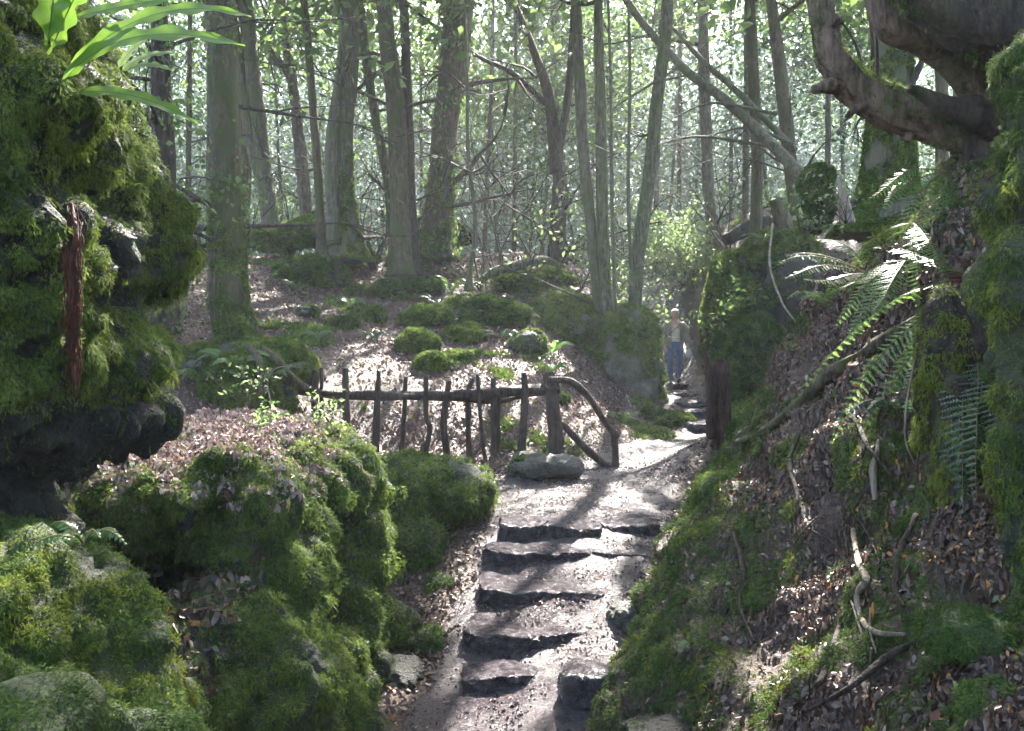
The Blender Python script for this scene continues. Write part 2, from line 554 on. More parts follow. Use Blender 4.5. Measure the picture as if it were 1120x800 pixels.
def path_mask(X, Y):
    cx = np.interp(Y, PATH[:, 0], PATH[:, 1]); w = np.interp(Y, PATH[:, 0], PATH[:, 2])
    return np.clip(1.6 - np.abs(X - cx) / w, 0, 1) * (Y < 31)


def H(X, Y, rough=True):
    X = np.asarray(X, float).ravel(); Y = np.asarray(Y, float).ravel()
    z = np.empty(len(X))
    for i in range(0, len(X), 20000):
        q = np.stack([X[i:i + 20000], Y[i:i + 20000]], 1)
        z[i:i + 20000] = _tps_k(q, _G) @ _W[:_n] + _W[_n] + q @ _W[_n + 1:]
    if rough:
        p = np.stack([X, Y, 0 * X], 1)
        k = 1 - .8 * path_mask(X, Y)
        z = z + k * (.16 * fbm(p, 1.3, 4, 3) + .03 * fbm(p, .22, 2, 9)) + .35 * fbm(p, 9, 2, 21) * np.clip((Y - 22) / 10, 0, 1)
    return z


def ground_point(px, py, y0=4.0, y1=40.0):
    """where a sight line first meets the ground"""
    Y = np.linspace(y0, y1, 400)
    X = (px - 560) / F * Y; Z = (400 - py) / F * Y
    d = Z - H(X, Y)
    i = np.argmax(d < 0) if (d < 0).any() else 399
    return np.array([X[i], Y[i], H(X[i:i + 1], Y[i:i + 1])[0]])


m, nt, out = new_mat('forest_soil')
g = geo_pos(nt)
n1 = noise_tex(nt, g.outputs['Position'], 3.0, 7, .65)
n2 = noise_tex(nt, g.outputs['Position'], 38, 5, .7)
n3 = noise_tex(nt, g.outputs['Position'], .8, 4, .6)
c = ramp(nt, n2, [(.36, (.014, .008, .006)), (.52, (.06, .036, .026)), (.68, (.14, .09, .07))])
c = mixc(nt, ramp(nt, n1, [(.45, (0, 0, 0)), (.7, (.7, .7, .7))]), c, (.05, .03, .022))
c = mixc(nt, ramp(nt, n3, [(.55, (0, 0, 0)), (.68, (.5, .5, .5))]), c, (.04, .036, .014))
surf(nt, out, c, ramp(nt, n1, [(.3, (.5,) * 3), (.7, (.85,) * 3)]), bumpn(nt, n2, .9, .04), .4)
SOIL = m

m, nt, out = new_mat('trodden_wet_path')
g = geo_pos(nt)
n1 = noise_tex(nt, g.outputs['Position'], 2.2, 6, .65)
n2 = noise_tex(nt, g.outputs['Position'], 42, 8, .75)
n3 = noise_tex(nt, g.outputs['Position'], 14, 5, .65)
c = ramp(nt, n2, [(.34, (.018, .014, .014)), (.5, (.06, .046, .052)), (.62, (.13, .105, .117)), (.72, (.23, .195, .215))])
c = mixc(nt, ramp(nt, n1, [(.42, (0, 0, 0)), (.66, (.6, .6, .6))]), c, (.045, .032, .03))
s = nd(nt, 'Math', operation='ADD'); nt.links.new(n2, s.inputs[0]); nt.links.new(n3, s.inputs[1])
surf(nt, out, c, ramp(nt, n1, [(.4, (.16,) * 3), (.62, (.5,) * 3)]), bumpn(nt, s.outputs[0], 1.0, .04), .8)
PATHMAT = m

ux = np.linspace(-1, 1, 440)
gx = 88 * np.sinh(3.6 * ux) / math.sinh(3.6)
uy = np.linspace(-.55, 1, 460)
gy = 8 + 104 * np.sinh(3.4 * uy) / math.sinh(3.4)
GX, GY = np.meshgrid(gx, gy, indexing='ij')
V = np.stack([GX.ravel(), GY.ravel(), H(GX, GY)], 1)
i = np.arange(439)[:, None] * 460; j = np.arange(459)[None]
fa = np.stack([i + j, i + 460 + j, i + 461 + j, i + j + 1], 2).reshape(-1, 4)
tag(Geo().add(V, fa).build('ground', SOIL), kind='structure')
GROUND_V, GROUND_F = V, fa

# the path lies on the ground as its own worn strip
ty = np.linspace(-5, 30, 760); tx = np.linspace(-1.15, 1.15, 46)
TY, TX = np.meshgrid(ty, tx, indexing='ij')
cx = np.interp(TY, PATH[:, 0], PATH[:, 1]); w = np.interp(TY, PATH[:, 0], PATH[:, 2])
edge = .18 * fbm(np.stack([TY.ravel(), np.sign(TX).ravel(), 0 * TX.ravel()], 1), .6, 3, 31).reshape(TX.shape)
X = cx + TX * w * (1 + edge)
p3 = np.stack([X.ravel(), TY.ravel(), 0 * X.ravel()], 1)
Z = H(X, TY) + (.03 - .12 * np.clip(np.abs(TX) - .8, 0, 1) / .35).ravel() + .022 * fbm(p3, .25, 4, 41) + .010 * fbm(p3, .05, 2, 44)
i = np.arange(759)[:, None] * 46; j = np.arange(45)[None]
fa = np.stack([i + j, i + j + 1, i + 47 + j, i + 46 + j], 2).reshape(-1, 4)
tag(Geo().add(np.stack([X.ravel(), TY.ravel(), Z], 1), fa).build('path', PATHMAT), kind='structure')

# ------------------------------------------------------------------ small plants of moss, leaves
def frond_template(n=5, w=.34, droop=.35, seed=0):
    """a feathery moss frond, one unit long along +Y"""
    q = np.random.default_rng(seed)
    def zc(t): return -droop * t * t
    ts = np.linspace(0, .86, n + 1)
    v = [(0, t, zc(t)) for t in ts]
    f = []
    for k in range(n):
        t = ts[k]
        ww = w * (1 - .6 * t) * q.uniform(.75, 1.25)
        for s in (-1, 1):
            v.append((s * ww, t + .24, zc(t + .2) - .05 + q.uniform(-.1, .08)))
            f.append((k, len(v) - 1, k + 1) if s > 0 else (k, k + 1, len(v) - 1))
    v += [(-.07, .95, zc(.9)), (.07, .95, zc(.9)), (0, 1.1, zc(1.1))]
    m_ = len(v)
    f += [(n, m_ - 2, m_ - 1), (n, m_ - 1, m_ - 3)]
    return np.array(v), [np.array(f)]


def tuft_template(seed=0, n=5):
    q = np.random.default_rng(seed)
    v, f = [], []
    for k in range(n):
        a = q.uniform(0, 6.28); r = q.uniform(.3, .8); w = q.uniform(.16, .28)
        d = np.array([math.cos(a) * r, math.sin(a) * r, 0]); t = np.array([-math.sin(a), math.cos(a), 0]) * w
        b = len(v)
        v += [d * .15 - t, d * .15 + t, d + np.array([0, 0, q.uniform(.35, .8)])]
        f.append((b, b + 1, b + 2))
    return np.array(v), [np.array(f)]


FRONDS = [frond_template(4, .27, .5, 1), frond_template(4, .32, .6, 2), frond_template(3, .25, .4, 3)]
TUFTS = [tuft_template(s, 5) for s in (4, 5, 6)]


def moss_on(V, Fa, name, mat, parent, cov=2.2, size=None, droop=.8, mask=None, keep_back=.2, far=None, thr=.35, nscale=.45, seed=0, minnz=-.75, clump=.5, cav=1.3, cav_it=6):
    """moss over a rock: clumps of small fronds that hang with gravity"""
    T = tri_of([Fa]) if not isinstance(Fa, list) else tri_of(Fa)
    C = V[T].mean(1)
    n = np.cross(V[T[:, 1]] - V[T[:, 0]], V[T[:, 2]] - V[T[:, 0]])
    area = np.linalg.norm(n, axis=1) / 2
    N = unit(n)
    dist = np.linalg.norm(C, axis=1)
    sz = np.where(dist < 9, np.clip(.0037 * dist, .010, .030), .0030 * dist) if size is None else np.full(len(T), size)
    w = cov * area / (sz * sz * .30)
    w = w * np.where((N * -unit(C)).sum(1) < -.25, keep_back, 1)
    w = w * np.where((np.abs(C[:, 0]) < .72 * C[:, 1] + .15) & (np.abs(C[:, 2]) < .52 * C[:, 1] + .15) & (C[:, 1] > 0), 1, .18)
    cl = fbm(C, nscale, 4, 300 + seed)
    w = w * np.clip((cl + thr) * 4.0, 0, 1) * (N[:, 2] > minnz)
    if cav:
        # bare rock is left in the clefts
        E = np.concatenate([T[:, [0, 1]], T[:, [1, 2]], T[:, [2, 0]]])
        S = V.copy(); cnt = np.bincount(E.ravel(), minlength=len(V))[:, None] + 1e-9
        for _ in range(cav_it):
            A_ = np.zeros_like(S)
            for k in range(3):
                A_[:, k] = np.bincount(E[:, 0], S[E[:, 1], k], len(V)) + np.bincount(E[:, 1], S[E[:, 0], k], len(V))
            S = .35 * S + .65 * A_ / cnt
        cvt = ((S - V) * vnormals(V, T)).sum(1)
        cv = cvt[T].mean(1)
        sd = cv.std() + 1e-9
        w = w * np.clip(1.0 - (cv / sd - .25) * cav, .02, 1)
    if mask is not None:
        w = w * mask(C, N)
    pos, idx = sample(V, T, w)
    if not len(pos):
        return None
    bulge = np.zeros((len(pos), 3))
    if clump:
        # cushions: each a handful of fronds spreading from one knob
        cs = 4.6 * sz
        cpos, cidx = sample(V, T, (dist < 9) * w * (sz * sz * .30) / cov * clump / (cs * cs))
        nf = 56
        ci = np.repeat(cidx, nf)
        th = rng.uniform(0, 6.283, len(ci)); rr = np.sqrt(rng.random(len(ci)))
        cn = N[ci]
        tx = unit(np.cross(cn, np.array([.31, .2, .93]))); ty_ = np.cross(cn, tx)
        rad = cs[ci] * np.repeat(rng.uniform(.45, .95, len(cpos)), nf)
        tang = tx * np.cos(th)[:, None] + ty_ * np.sin(th)[:, None]
        p2 = np.repeat(cpos, nf, 0) + tang * (rr * rad)[:, None] + cn * (rad * .55 * (1 - rr ** 2))[:, None] + np.array([0, 0, -.35]) * (rad * rr)[:, None]
        b2 = tang * (rr * 1.1)[:, None]
        pos = np.concatenate([pos, p2]); idx = np.concatenate([idx, ci]); bulge = np.concatenate([bulge, b2])
    nn = N[idx]; s = sz[idx] * rng.uniform(.6, 1.5, len(pos))
    rnd = rng.normal(size=(len(pos), 3))
    lump = fbm(pos, .09, 2, 310 + seed)
    g = Geo()
    usefar = (dist[idx] > 9) if far is None else np.full(len(pos), far)
    d = nn * (.75 + .5 * lump[:, None]) + np.array([0, 0, -1.0]) * droop * (1.0 - .6 * np.clip(nn[:, 2:3], 0, 1)) + .4 * rnd + bulge
    M = frames(d, nn + .25 * rng.normal(size=nn.shape))
    which = rng.integers(0, 3, len(pos))
    base = pos + nn * (np.clip(lump, -.2, 1) * .05 * np.minimum(1, sz[idx] / .03))[:, None]
    for k in range(3):
        q = (which == k) & ~usefar
        instances(g, *FRONDS[k], base[q], M[q], s[q])
    q = usefar
    if q.any():
        M2 = frames(unit(rnd), nn)
        M2 = np.stack([unit(np.cross(rnd, nn)), np.cross(nn, unit(np.cross(rnd, nn))), nn], 2)
        for k in range(3):
            z = q & (which == k)
            instances(g, *TUFTS[k], pos[z], M2[z], s[z] * 1.1)
    return g.build(name, mat, parent, smooth=False)


LEAFT = (np.array([(0, -.5, 0), (.26, -.12, .10), (.2, .25, .12), (0, .55, -.04), (-.2, .25, .1), (-.26, -.12, .12), (0, 0, -.03)]),
         [np.array([(0, 1, 6), (1, 2, 6), (2, 3, 6), (3, 4, 6), (4, 5, 6), (5, 0, 6)])])
LEAFS = (np.array([(0, -.5, 0), (.27, 0, .09), (0, .5, .02), (-.27, 0, .1)]), [np.array([(0, 1, 2), (0, 2, 3)])])


def litter(pos, nrm, size, mat_name, mat, parent=None, tilt=.35, simple=False, name='fallen_leaves', build=True, g=None):
    g = g or Geo()
    n = len(pos)
    up = unit(nrm + tilt * rng.normal(size=(n, 3)))
    M = frames(np.cross(up, rng.normal(size=(n, 3))), up)
    s = size * rng.uniform(.55, 1.5, n)
    p = pos + nrm * (s * .12 + .004)[:, None]
    sc = np.stack([s * rng.uniform(.8, 1.3, n), s, s * rng.uniform(.4, 2.5, n)], 1)
    instances(g, *(LEAFS if simple else LEAFT), p, M, sc)
    return g


def ground_litter(n, xr, yr, dens, size, g, simple=False):
    X = rng.uniform(*xr, n); Y = rng.uniform(*yr, n)
    k = rng.random(n) < dens(X, Y)
    X, Y = X[k], Y[k]
    e = .06
    z = H(X, Y); zx = H(X + e, Y); zy = H(X, Y + e)
    N = unit(np.stack([-(zx - z) / e, -(zy - z) / e, np.ones(len(X))], 1))
    return litter(np.stack([X, Y, z], 1), N, size, '', None, g=g, simple=simple)


def hill_density(X, Y):
    p = np.stack([X, Y, 0 * X], 1)
    return np.clip(.9 + .9 * fbm(p, 1.5, 3, 61), 0, 1) * (1 - .93 * np.clip(path_mask(X, Y) * 1.6, 0, 1))


gl = Geo()
ground_litter(100000, (-7.5, 4.5), (9.6, 21), hill_density, .05, gl, True)
ground_litter(26000, (-16, 14), (20, 36), hill_density, .11, gl, True)
tag(gl.build('fallen_leaves', LITTER), kind='stuff')


# moss creeping over the ground between the stones
def moss_patches(C, N):
    return np.clip((fbm(C, 1.1, 4, 501) - .30) * 7, 0, 1) * (1 - np.clip(path_mask(C[:, 0], C[:, 1]) * 1.6, 0, 1)) * (C[:, 1] > 6) * (C[:, 1] < 27) * (np.abs(C[:, 0]) < .62 * C[:, 1])
o = moss_on(GROUND_V, GROUND_F, 'ground_moss', MOSS, None, 1.5, mask=moss_patches, far=True, thr=.9, cav=0, size=.07)
tag(o, kind='stuff')


def near_density(X, Y):
    p = np.stack([X, Y, 0 * X], 1)
    pm = np.clip((path_mask(X, Y) - .55) * 2.2, 0, 1)
    return np.clip(.55 + .9 * fbm(p, .7, 3, 67), 0, 1) * (1 - .93 * pm)


gl = Geo()
ground_litter(85000, (-5.5, 3), (3.0, 10.5), near_density, .042, gl, True)
tag(gl.build('damp_leaves', LITTER_DARK), kind='stuff')


def grit_density(X, Y):
    p = np.stack([X, Y, 0 * X], 1)
    return np.clip(.3 + 1.2 * fbm(p, .5, 3, 71), 0.03, 1) * (path_mask(X, Y) > .2)


gl = Geo()
X = rng.uniform(-1.2, 3, 60000); Y = rng.uniform(3.4, 13.5, 60000)
k = rng.random(60000) < grit_density(X, Y)
X, Y = X[k], Y[k]
pv = np.stack([X, Y, H(X, Y) + .035], 1)
litter(pv, np.tile([0, 0, 1.0], (len(X), 1)), .02, '', None, g=gl, simple=True)
tag(gl.build('leaf_debris', LITTER_DARK), kind='stuff')
X = rng.uniform(-1.3, 4.2, 60000); Y = rng.uniform(3.4, 15, 60000)
k = rng.random(60000) < np.clip(.35 + 1.3 * fbm(np.stack([X, Y, 0 * X], 1), .6, 3, 73), .03, 1) * (path_mask(X, Y) > .35)
X, Y = X[k], Y[k]
gg = Geo()
iv, if_ = ico(1)
iv = iv * (1 + .3 * vnoise(iv * 3, 8)[:, None])
mm_ = frames(rng.normal(size=(len(X), 3)), rng.normal(size=(len(X), 3)))
instances(gg, iv, [if_], np.stack([X, Y, H(X, Y) + .026], 1), mm_, (.006 + .012 * rng.random(len(X)) ** 3)[:, None] * rng.uniform(.6, 1.2, (len(X), 3)))
PATH_GRIT = gg
# ------------------------------------------------------------------ rocks
def blobs_px(rows, p=2.3, sub=4):
    """rows: px, py, Y, rx px, rz px, depth m, [tilt]"""
    out = []
    for r in rows:
        px, py, Y, rx, rz, d = r[:6]
        out.append(superblob(P(px, py, Y), (rx / F * Y, d, rz / F * Y), p, (0, r[6] if len(r) > 6 else 0, 0), sub))
    return out


def rock(name, label, cat, parts, voxel, amps, mat, seed=0, strata=0.0, group=None, loc=None, billow=()):
    V, Fa = remesh(parts, voxel) if len(parts) > 1 else parts[0]
    V = roughen(V, Fa, amps, seed, strata, billow)
    lo = V.min(0); hi = V.max(0)
    base = (lo + hi) / 2; base[2] = lo[2]
    t = thing(name, base, label, cat, group)
    Geo().add(V, Fa).build('stone', mat, t)
    return t, V, Fa


# the overhanging cliff on the left
parts = blobs_px([(38, 235, 3.3, 122, 138, .6), (50, 368, 3.2, 96, 74, .5), (-25, 220, 2.7, 88, 250, .45), (60, 452, 3.3, 96, 34, .42), (-60, 500, 4.9, 170, 200, .5),
                  (-190, 380, 3.1, 215, 520, .7), (20, 60, 3.5, 60, 70, .4), (98, 180, 3.35, 58, 60, .38), (104, 290, 3.3, 34, 84, .34), (88, 425, 3.4, 58, 32, .33)], 2.2)
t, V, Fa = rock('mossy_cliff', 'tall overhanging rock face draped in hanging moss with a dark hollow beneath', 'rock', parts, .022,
                [(.10, .55, 4), (.09, .2, 4), (.06, .07, 4)], ROCK_DARK, 1, .06, billow=[(.055, .26), (.05, .11)])
def m_cliff(C, N):
    lower = np.clip((C[:, 2] + .17 + .12 * fbm(C, .3, 2, 5)) * 9, .02, 1)
    return lower
moss_on(V, Fa, 'moss', MOSS, t, 2.6, droop=1.15, mask=m_cliff, seed=1, thr=.55)
moss_on(V, Fa, 'yellow_moss', MOSS_GOLD, t, .55, droop=1.0, mask=lambda C, N: m_cliff(C, N) * (fbm(C, .35, 3, 77) > .12), seed=2, thr=.3)
moss_on(V, Fa, 'dark_moss', MOSS_DARK, t, .8, droop=.9, mask=lambda C, N: (C[:, 2] < .1) * (C[:, 2] > -.22), seed=3, thr=.0)
CLIFF_V = V

parts = blobs_px([(5, 760, 2.55, 140, 160, .5), (70, 870, 2.35, 125, 130, .5), (-80, 690, 2.7, 110, 110, .5), (105, 690, 2.75, 46, 56, .3), (50, 655, 2.8, 72, 50, .35)], 2.2)
t, V, Fa = rock('mossy_boulder', 'big moss covered boulder below the dark hollow of the overhang', 'rock', parts, .02, [(.15, .4, 4), (.10, .14, 4), (.03, .05, 3)], ROCK_MOSS, 5, .03, billow=[(.11, .26), (.05, .10)])
moss_on(V, Fa, 'moss', MOSS_DARK, t, 2.2, droop=.7, seed=4, thr=.5)
moss_on(V, Fa, 'yellow_moss', MOSS_GOLD, t, .7, droop=.6, mask=lambda C, N: fbm(C, .3, 3, 78) > .15, seed=5)
t, V, Fa = rock('grey_stone', 'bare grey stone at the foot of the moss covered boulder', 'rock', blobs_px([(34, 786, 1.9, 60, 32, .18, 12)], 2.6, 5), .02, [(.05, .25, 4), (.02, .06, 4)], ROCK_MOSS, 6, .02)
moss_on(V, Fa, 'moss', MOSS_DARK, t, 1.2, seed=6, thr=-.05, size=.012)

# the ledge with the sunny leafy top
parts = [superblob((-2.05, 5.95, -.74), (.82, 1.3, .22), 4, (4.5, 2, 0), 5)] + blobs_px([
    (255, 523, 4.72, 23, 27, .16), (288, 592, 4.75, 38, 74, .22), (235, 790, 4.35, 125, 150, .6), (190, 610, 5.7, 140, 70, .5), (285, 550, 5.25, 42, 66, .3),
    (308, 705, 4.65, 40, 108, .3), (340, 800, 4.4, 40, 104, .35), (300, 505, 5.6, 40, 30, .4), (190, 545, 4.75, 55, 26, .22), (322, 620, 4.9, 24, 56, .22)], 2.3)
t, V, Fa = rock('mossy_ledge', 'low rock ledge with a sunlit leafy top and moss hanging over its lip', 'rock', parts, .025, [(.10, .45, 4), (.08, .15, 4), (.03, .05, 3)], ROCK_MOSS, 8, .03, billow=[(.13, .34), (.07, .14)])
def m_ledge(C, N):
    top = (N[:, 2] > .4) & (C[:, 2] > -.78) & (C[:, 0] < -1.42) & (C[:, 1] > 4.75)
    floor_ = (C[:, 2] < -1.0) & (C[:, 2] > -1.6) & (C[:, 0] < -1.32) & (N[:, 2] > -.1)
    dark = (N[:, 2] < -.35) | ((C[:, 1] > 5.0) & (C[:, 2] < -.85) & (C[:, 0] < -1.5))
    return np.where(top, .03, 1) * np.where(floor_, .25, 1) * np.where(dark, .05, 1)
moss_on(V, Fa, 'moss', MOSS, t, 2.6, droop=1.0, mask=m_ledge, seed=7, thr=.6)
moss_on(V, Fa, 'dark_moss', MOSS_DARK, t, .8, droop=.9, mask=m_ledge, seed=8, thr=.2)
def rock_litter(V, Fa, cond, n_m2, size, mat, name, parent=None, simple=False):
    T = tri_of([Fa])
    C = V[T].mean(1)
    n = np.cross(V[T[:, 1]] - V[T[:, 0]], V[T[:, 2]] - V[T[:, 0]])
    A = np.linalg.norm(n, axis=1) / 2
    N = unit(n)
    pos, idx = sample(V, T, A * n_m2 * cond(C, N))
    g = litter(pos, N[idx], size, '', None, simple=simple)
    return tag(g.build(name, mat), kind='stuff')
rock_litter(V, Fa, lambda C, N: (N[:, 2] > .5) * (C[:, 2] > -.78) * 1.0, 5000, .03, LITTER_SUNLIT, 'fallen_leaves')
rock_litter(V, Fa, lambda C, N: (N[:, 2] > .05) * (C[:, 2] < -1.0) * (C[:, 0] < -1.3) * (fbm(C, .3, 2, 4) > -.2), 900, .04, LITTER_DARK, 'fallen_leaves')

parts = blobs_px([(386, 550, 6.1, 34, 70, .3), (376, 655, 5.8, 32, 80, .3), (400, 600, 6.0, 22, 76, .28), (368, 765, 5.3, 26, 66, .28)], 2.3)
t, V, Fa = rock('mossy_pillar', 'upright moss clad rock between the ledge and the stone steps', 'rock', parts, .025, [(.10, .4, 4), (.08, .15, 4), (.03, .05, 3)], ROCK_MOSS, 12, .02, billow=[(.13, .34), (.07, .14)])
moss_on(V, Fa, 'moss', MOSS, t, 2.6, droop=1.0, seed=9, thr=.6)
moss_on(V, Fa, 'dark_moss', MOSS_DARK, t, .7, droop=.8, seed=10, thr=.1)

def boulder(name, label, px, py, Y, rx, rz, d, mat=ROCK_MOSS, mossm=MOSS, cov=2.2, p=2.2, amps=None, tilt=0, thr=.5, group=None, sub=5, seed=None, droop=.7, extra=None):
    seed = int(px * 7 + py) if seed is None else seed
    r = rx / F * Y
    amps = amps or [(.24 * r, 1.1 * r, 3), (.06 * r, .35 * r, 3), (.03 * r, .1 * r, 2)]
    rows = [(px, py, Y, rx, rz, d, tilt)] + (extra or [])
    parts = blobs_px(rows, p, sub if len(rows) == 1 else 4)
    t, V, Fa = rock(name, label, 'rock', parts, max(.025, r * .05), amps, mat, seed, 0, group, billow=[(.22 * r, .75 * r), (.10 * r, .3 * r)] if mossm else ())
    if mossm: moss_on(V, Fa, 'moss', mossm, t, cov, droop=droop, seed=seed % 97, thr=thr)
    return t, V, Fa

boulder('mossy_boulder', 'rounded moss covered boulder beside the top of the near steps', 494, 540, 8.3, 42, 36, .4)
boulder('mossy_boulder', 'mossy boulder against the pillar, under the railing balusters', 448, 516, 8.9, 36, 20, .4)
boulder('mossy_boulder', 'moss boulder between the pillar and the larger rounded boulder', 443, 556, 7.9, 30, 42, .3)
boulder('mossy_boulder', 'dark mossy boulder left of the third step up', 460, 606, 7.5, 30, 36, .28, mossm=MOSS_DARK)
boulder('mossy_stone', 'small tufted stone left of the fourth step down, beside leaf litter', 482, 648, 7.0, 16, 18, .13, mossm=MOSS_DARK, thr=.3)
boulder('mossy_stone', 'pale green mossy stone at the foot of the moss pillar', 426, 682, 6.3, 27, 24, .2)
boulder('flat_stone', 'low dark flat stone with leaves on it, left of the lowest step', 436, 742, 5.7, 32, 20, .2, mat=ROCK_DARK, mossm=MOSS_DARK, thr=-.05, cov=1.2)
boulder('mossy_stone', 'brown mossy stone beside the dark flat stone', 470, 706, 6.1, 18, 16, .13, mossm=MOSS_DARK, thr=.1)
boulder('loose_stone', 'squarish stone with a bright wet top right of the lowest step', 641, 750, 5.15, 29, 24, .17, mat=STONE, mossm=None, p=4)
boulder('loose_stone', 'leaf strewn stone against the right bank', 686, 678, 5.95, 20, 20, .15, mat=ROCK_GREY, mossm=MOSS_DARK, thr=-.1, cov=.8)
boulder('grey_boulder', 'flat grey boulder at the foot of the main railing post', 598, 510, 10.0, 42, 13, .3, mat=ROCK_GREY, mossm=MOSS_DARK, thr=-.32, cov=.8, p=2.6)
boulder('flat_stone', 'half buried stone at the bottom edge of the right bank', 725, 800, 4.2, 40, 14, .14, mat=ROCK_DARK, mossm=MOSS_DARK, thr=-.1, cov=.7)

# rocks at the upper passage
t, V, Fa = boulder('tall_boulder', 'tall grey green boulder left of the person, moss on top and bare below', 687, 388, 17, 31, 54, .8, mat=ROCK_TAN, p=3, thr=.2, amps=[(.10, .9, 3), (.06, .3, 3), (.02, .08, 3)],
                   extra=[(694, 422, 17, 26, 26, .7), (678, 358, 17.1, 20, 22, .7)])
boulder('mossy_boulder', 'broad mossy boulder left of the tall grey green boulder', 620, 374, 17.8, 38, 52, .9, mat=ROCK_TAN, p=2.6, thr=.35, extra=[(610, 345, 17.9, 30, 26, .8), (650, 400, 17.6, 24, 36, .6)])
boulder('mossy_boulder', 'domed dark green boulder right of the far steps, behind the split stump', 818, 394, 17.6, 30, 50, .9, mossm=MOSS_DARK, p=3.4, thr=.7, cov=2)
boulder('mossy_pillar', 'mossy rock pillar above the far steps, behind the domed green boulder', 802, 352, 19, 25, 76, .8, p=3.2, thr=.4, mossm=MOSS)
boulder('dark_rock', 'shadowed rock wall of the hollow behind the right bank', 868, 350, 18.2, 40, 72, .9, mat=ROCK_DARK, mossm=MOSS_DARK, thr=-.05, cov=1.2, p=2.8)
boulder('mossy_rock', 'moss topped rock above the shadowed hollow', 856, 285, 18.6, 45, 30, .9, mossm=MOSS, thr=.3)
boulder('mossy_rock', 'moss knoll beside the big trunk, above the right bank', 893, 200, 10.5, 15, 18, .35, mossm=MOSS_DARK, thr=.2)
boulder('mossy_rock', 'small moss lump below the knoll beside the big trunk', 893, 232, 10.2, 14, 20, .3, mossm=MOSS_DARK, thr=.5)

# cushions of moss on the leafy slope
HILL = [(343, 297, 17.2, 34, 22, 'large moss hummock below the pale twin trunk'), (455, 374, 14.2, 20, 19, 'round moss stone, upper of the pair above the railing'),
        (474, 396, 13.7, 15, 14, 'small moss stone, lower of the pair above the railing'), (411, 344, 15.8, 12, 12, 'small round moss cushion in the middle of the leafy slope'),
        (376, 354, 15.2, 18, 9, 'flat moss cushion beside the yellow green leaves on the slope'), (448, 313, 17.8, 36, 13, 'long low moss hummock near the top of the slope'),
        (541, 340, 17, 36, 18, 'wide moss boulder beside the fern clump on the slope'), (584, 306, 19, 46, 16, 'long moss bank below the many stemmed shrubs'),
        (470, 345, 16.4, 26, 14, 'moss hummock below the fern clump'), (575, 376, 15.7, 22, 20, 'moss rock with ferns beside the broad boulder'),
        (510, 365, 15.4, 22, 12, 'low moss cushion halfway along the slope'), (478, 252, 20, 30, 24, 'dark mossy root mound under the ivy clad trunk'),
        (388, 280, 18.6, 24, 15, 'moss mound right of the pale twin trunk'), (300, 262, 19.5, 26, 13, 'moss rock at the crest, left of the pale twin trunk'),
        (345, 250, 19.0, 34, 22, 'tall moss mound at the foot of the pale twin trunk'), (512, 330, 17.6, 20, 12, 'little moss hump above the wide moss boulder'),
        (395, 318, 16.8, 16, 8, 'thin moss patch over a stone under the large hummock'), (735, 458, 14.2, 20, 9, 'mossy stone left of the lowest far step'),
        (715, 452, 14.2, 16, 9, 'small leafy moss stone below the tall boulder'), (610, 435, 14.4, 12, 7, 'little moss stone on the bright leaves by the main post'),
        (335, 340, 14.5, 12, 9, 'moss stone right of the rooted trunk'), (500, 390, 13.9, 14, 7, 'flat moss stone on the sunny leaves')]
for px, py, Y, rx, rz, lab in HILL:
    q = P(px, py + rz * .7, Y)
    z = H([q[0]], [q[1]])[0]
    # the stone sits where the sight line meets the slope
    gp = ground_point(px, py + rz * .75, Y - 3, Y + 5)
    Yg = gp[1] if abs(gp[1] - Y) < 3.5 else Y
    boulder('moss_stone', lab, px, py + rz * .15, Yg + .1, rx, rz * .8, rx / F * Y * .8, mossm=[MOSS, MOSS_DARK, MOSS][px % 3], group='moss stones on the leafy slope', sub=5, cov=2.4, thr=.4)

t, V, Fa = boulder('mossy_mound', 'mossy rooted mound carrying the left trunk, ferns on its face', 262, 420, 9.9, 62, 44, .6, p=2.3, thr=.35, extra=[(215, 415, 10.1, 40, 36, .5), (300, 400, 10.2, 34, 26, .5)])

# ------------------------------------------------------------------ the right bank: one steep sheet of earth
BANK = [[(640, 950, 3.9), (740, 950, 3.2), (850, 950, 2.6), (960, 950, 2.25), (1080, 950, 2.0), (1250, 950, 1.7)],
        [(672, 800, 4.8), (750, 800, 4.0), (850, 800, 3.4), (960, 800, 2.85), (1080, 800, 2.45), (1250, 800, 2.0)],
        [(695, 700, 5.6), (760, 690, 4.7), (860, 690, 4.0), (960, 680, 3.4), (1080, 680, 2.9), (1250, 680, 2.4)],
        [(728, 610, 6.7), (775, 600, 5.6), (870, 590, 4.7), (970, 580, 3.9), (1080, 580, 3.3), (1250, 560, 2.7)],
        [(762, 537, 8.5), (805, 522, 6.9), (880, 500, 5.4), (980, 480, 4.3), (1080, 480, 3.6), (1250, 450, 2.9)],
        [(800, 484, 10.2), (818, 468, 8.6), (860, 430, 6.6), (990, 400, 4.7), (1080, 390, 3.9), (1250, 360, 3.1)],
        [(840, 470, 10.8), (840, 430, 9.0), (882, 365, 7.2), (1000, 320, 5.2), (1080, 300, 4.3), (1250, 270, 3.3)],
        [(870, 460, 11.5), (872, 402, 9.6), (917, 300, 6.9), (1010, 235, 5.6), (1080, 220, 4.6), (1250, 180, 3.5)],
        [(900, 460, 12.0), (925, 402, 10.3), (965, 315, 8.0), (1042, 192, 6.1), (1100, 165, 5.2), (1250, 100, 4)],
        [(960, 470, 12.5), (990, 430, 11.3), (1060, 345, 9.5), (1100, 235, 7.5), (1160, 185, 6.5), (1300, 110, 5)]]
ctrl = np.array([[P(*q) for q in row] for row in BANK])
ctrl[0, :, 2] -= .6
V, Fa = sheet(ctrl, 360, 300)
Fa = Fa[:, ::-1]
Nn = vnormals(V, tri_of([Fa]))
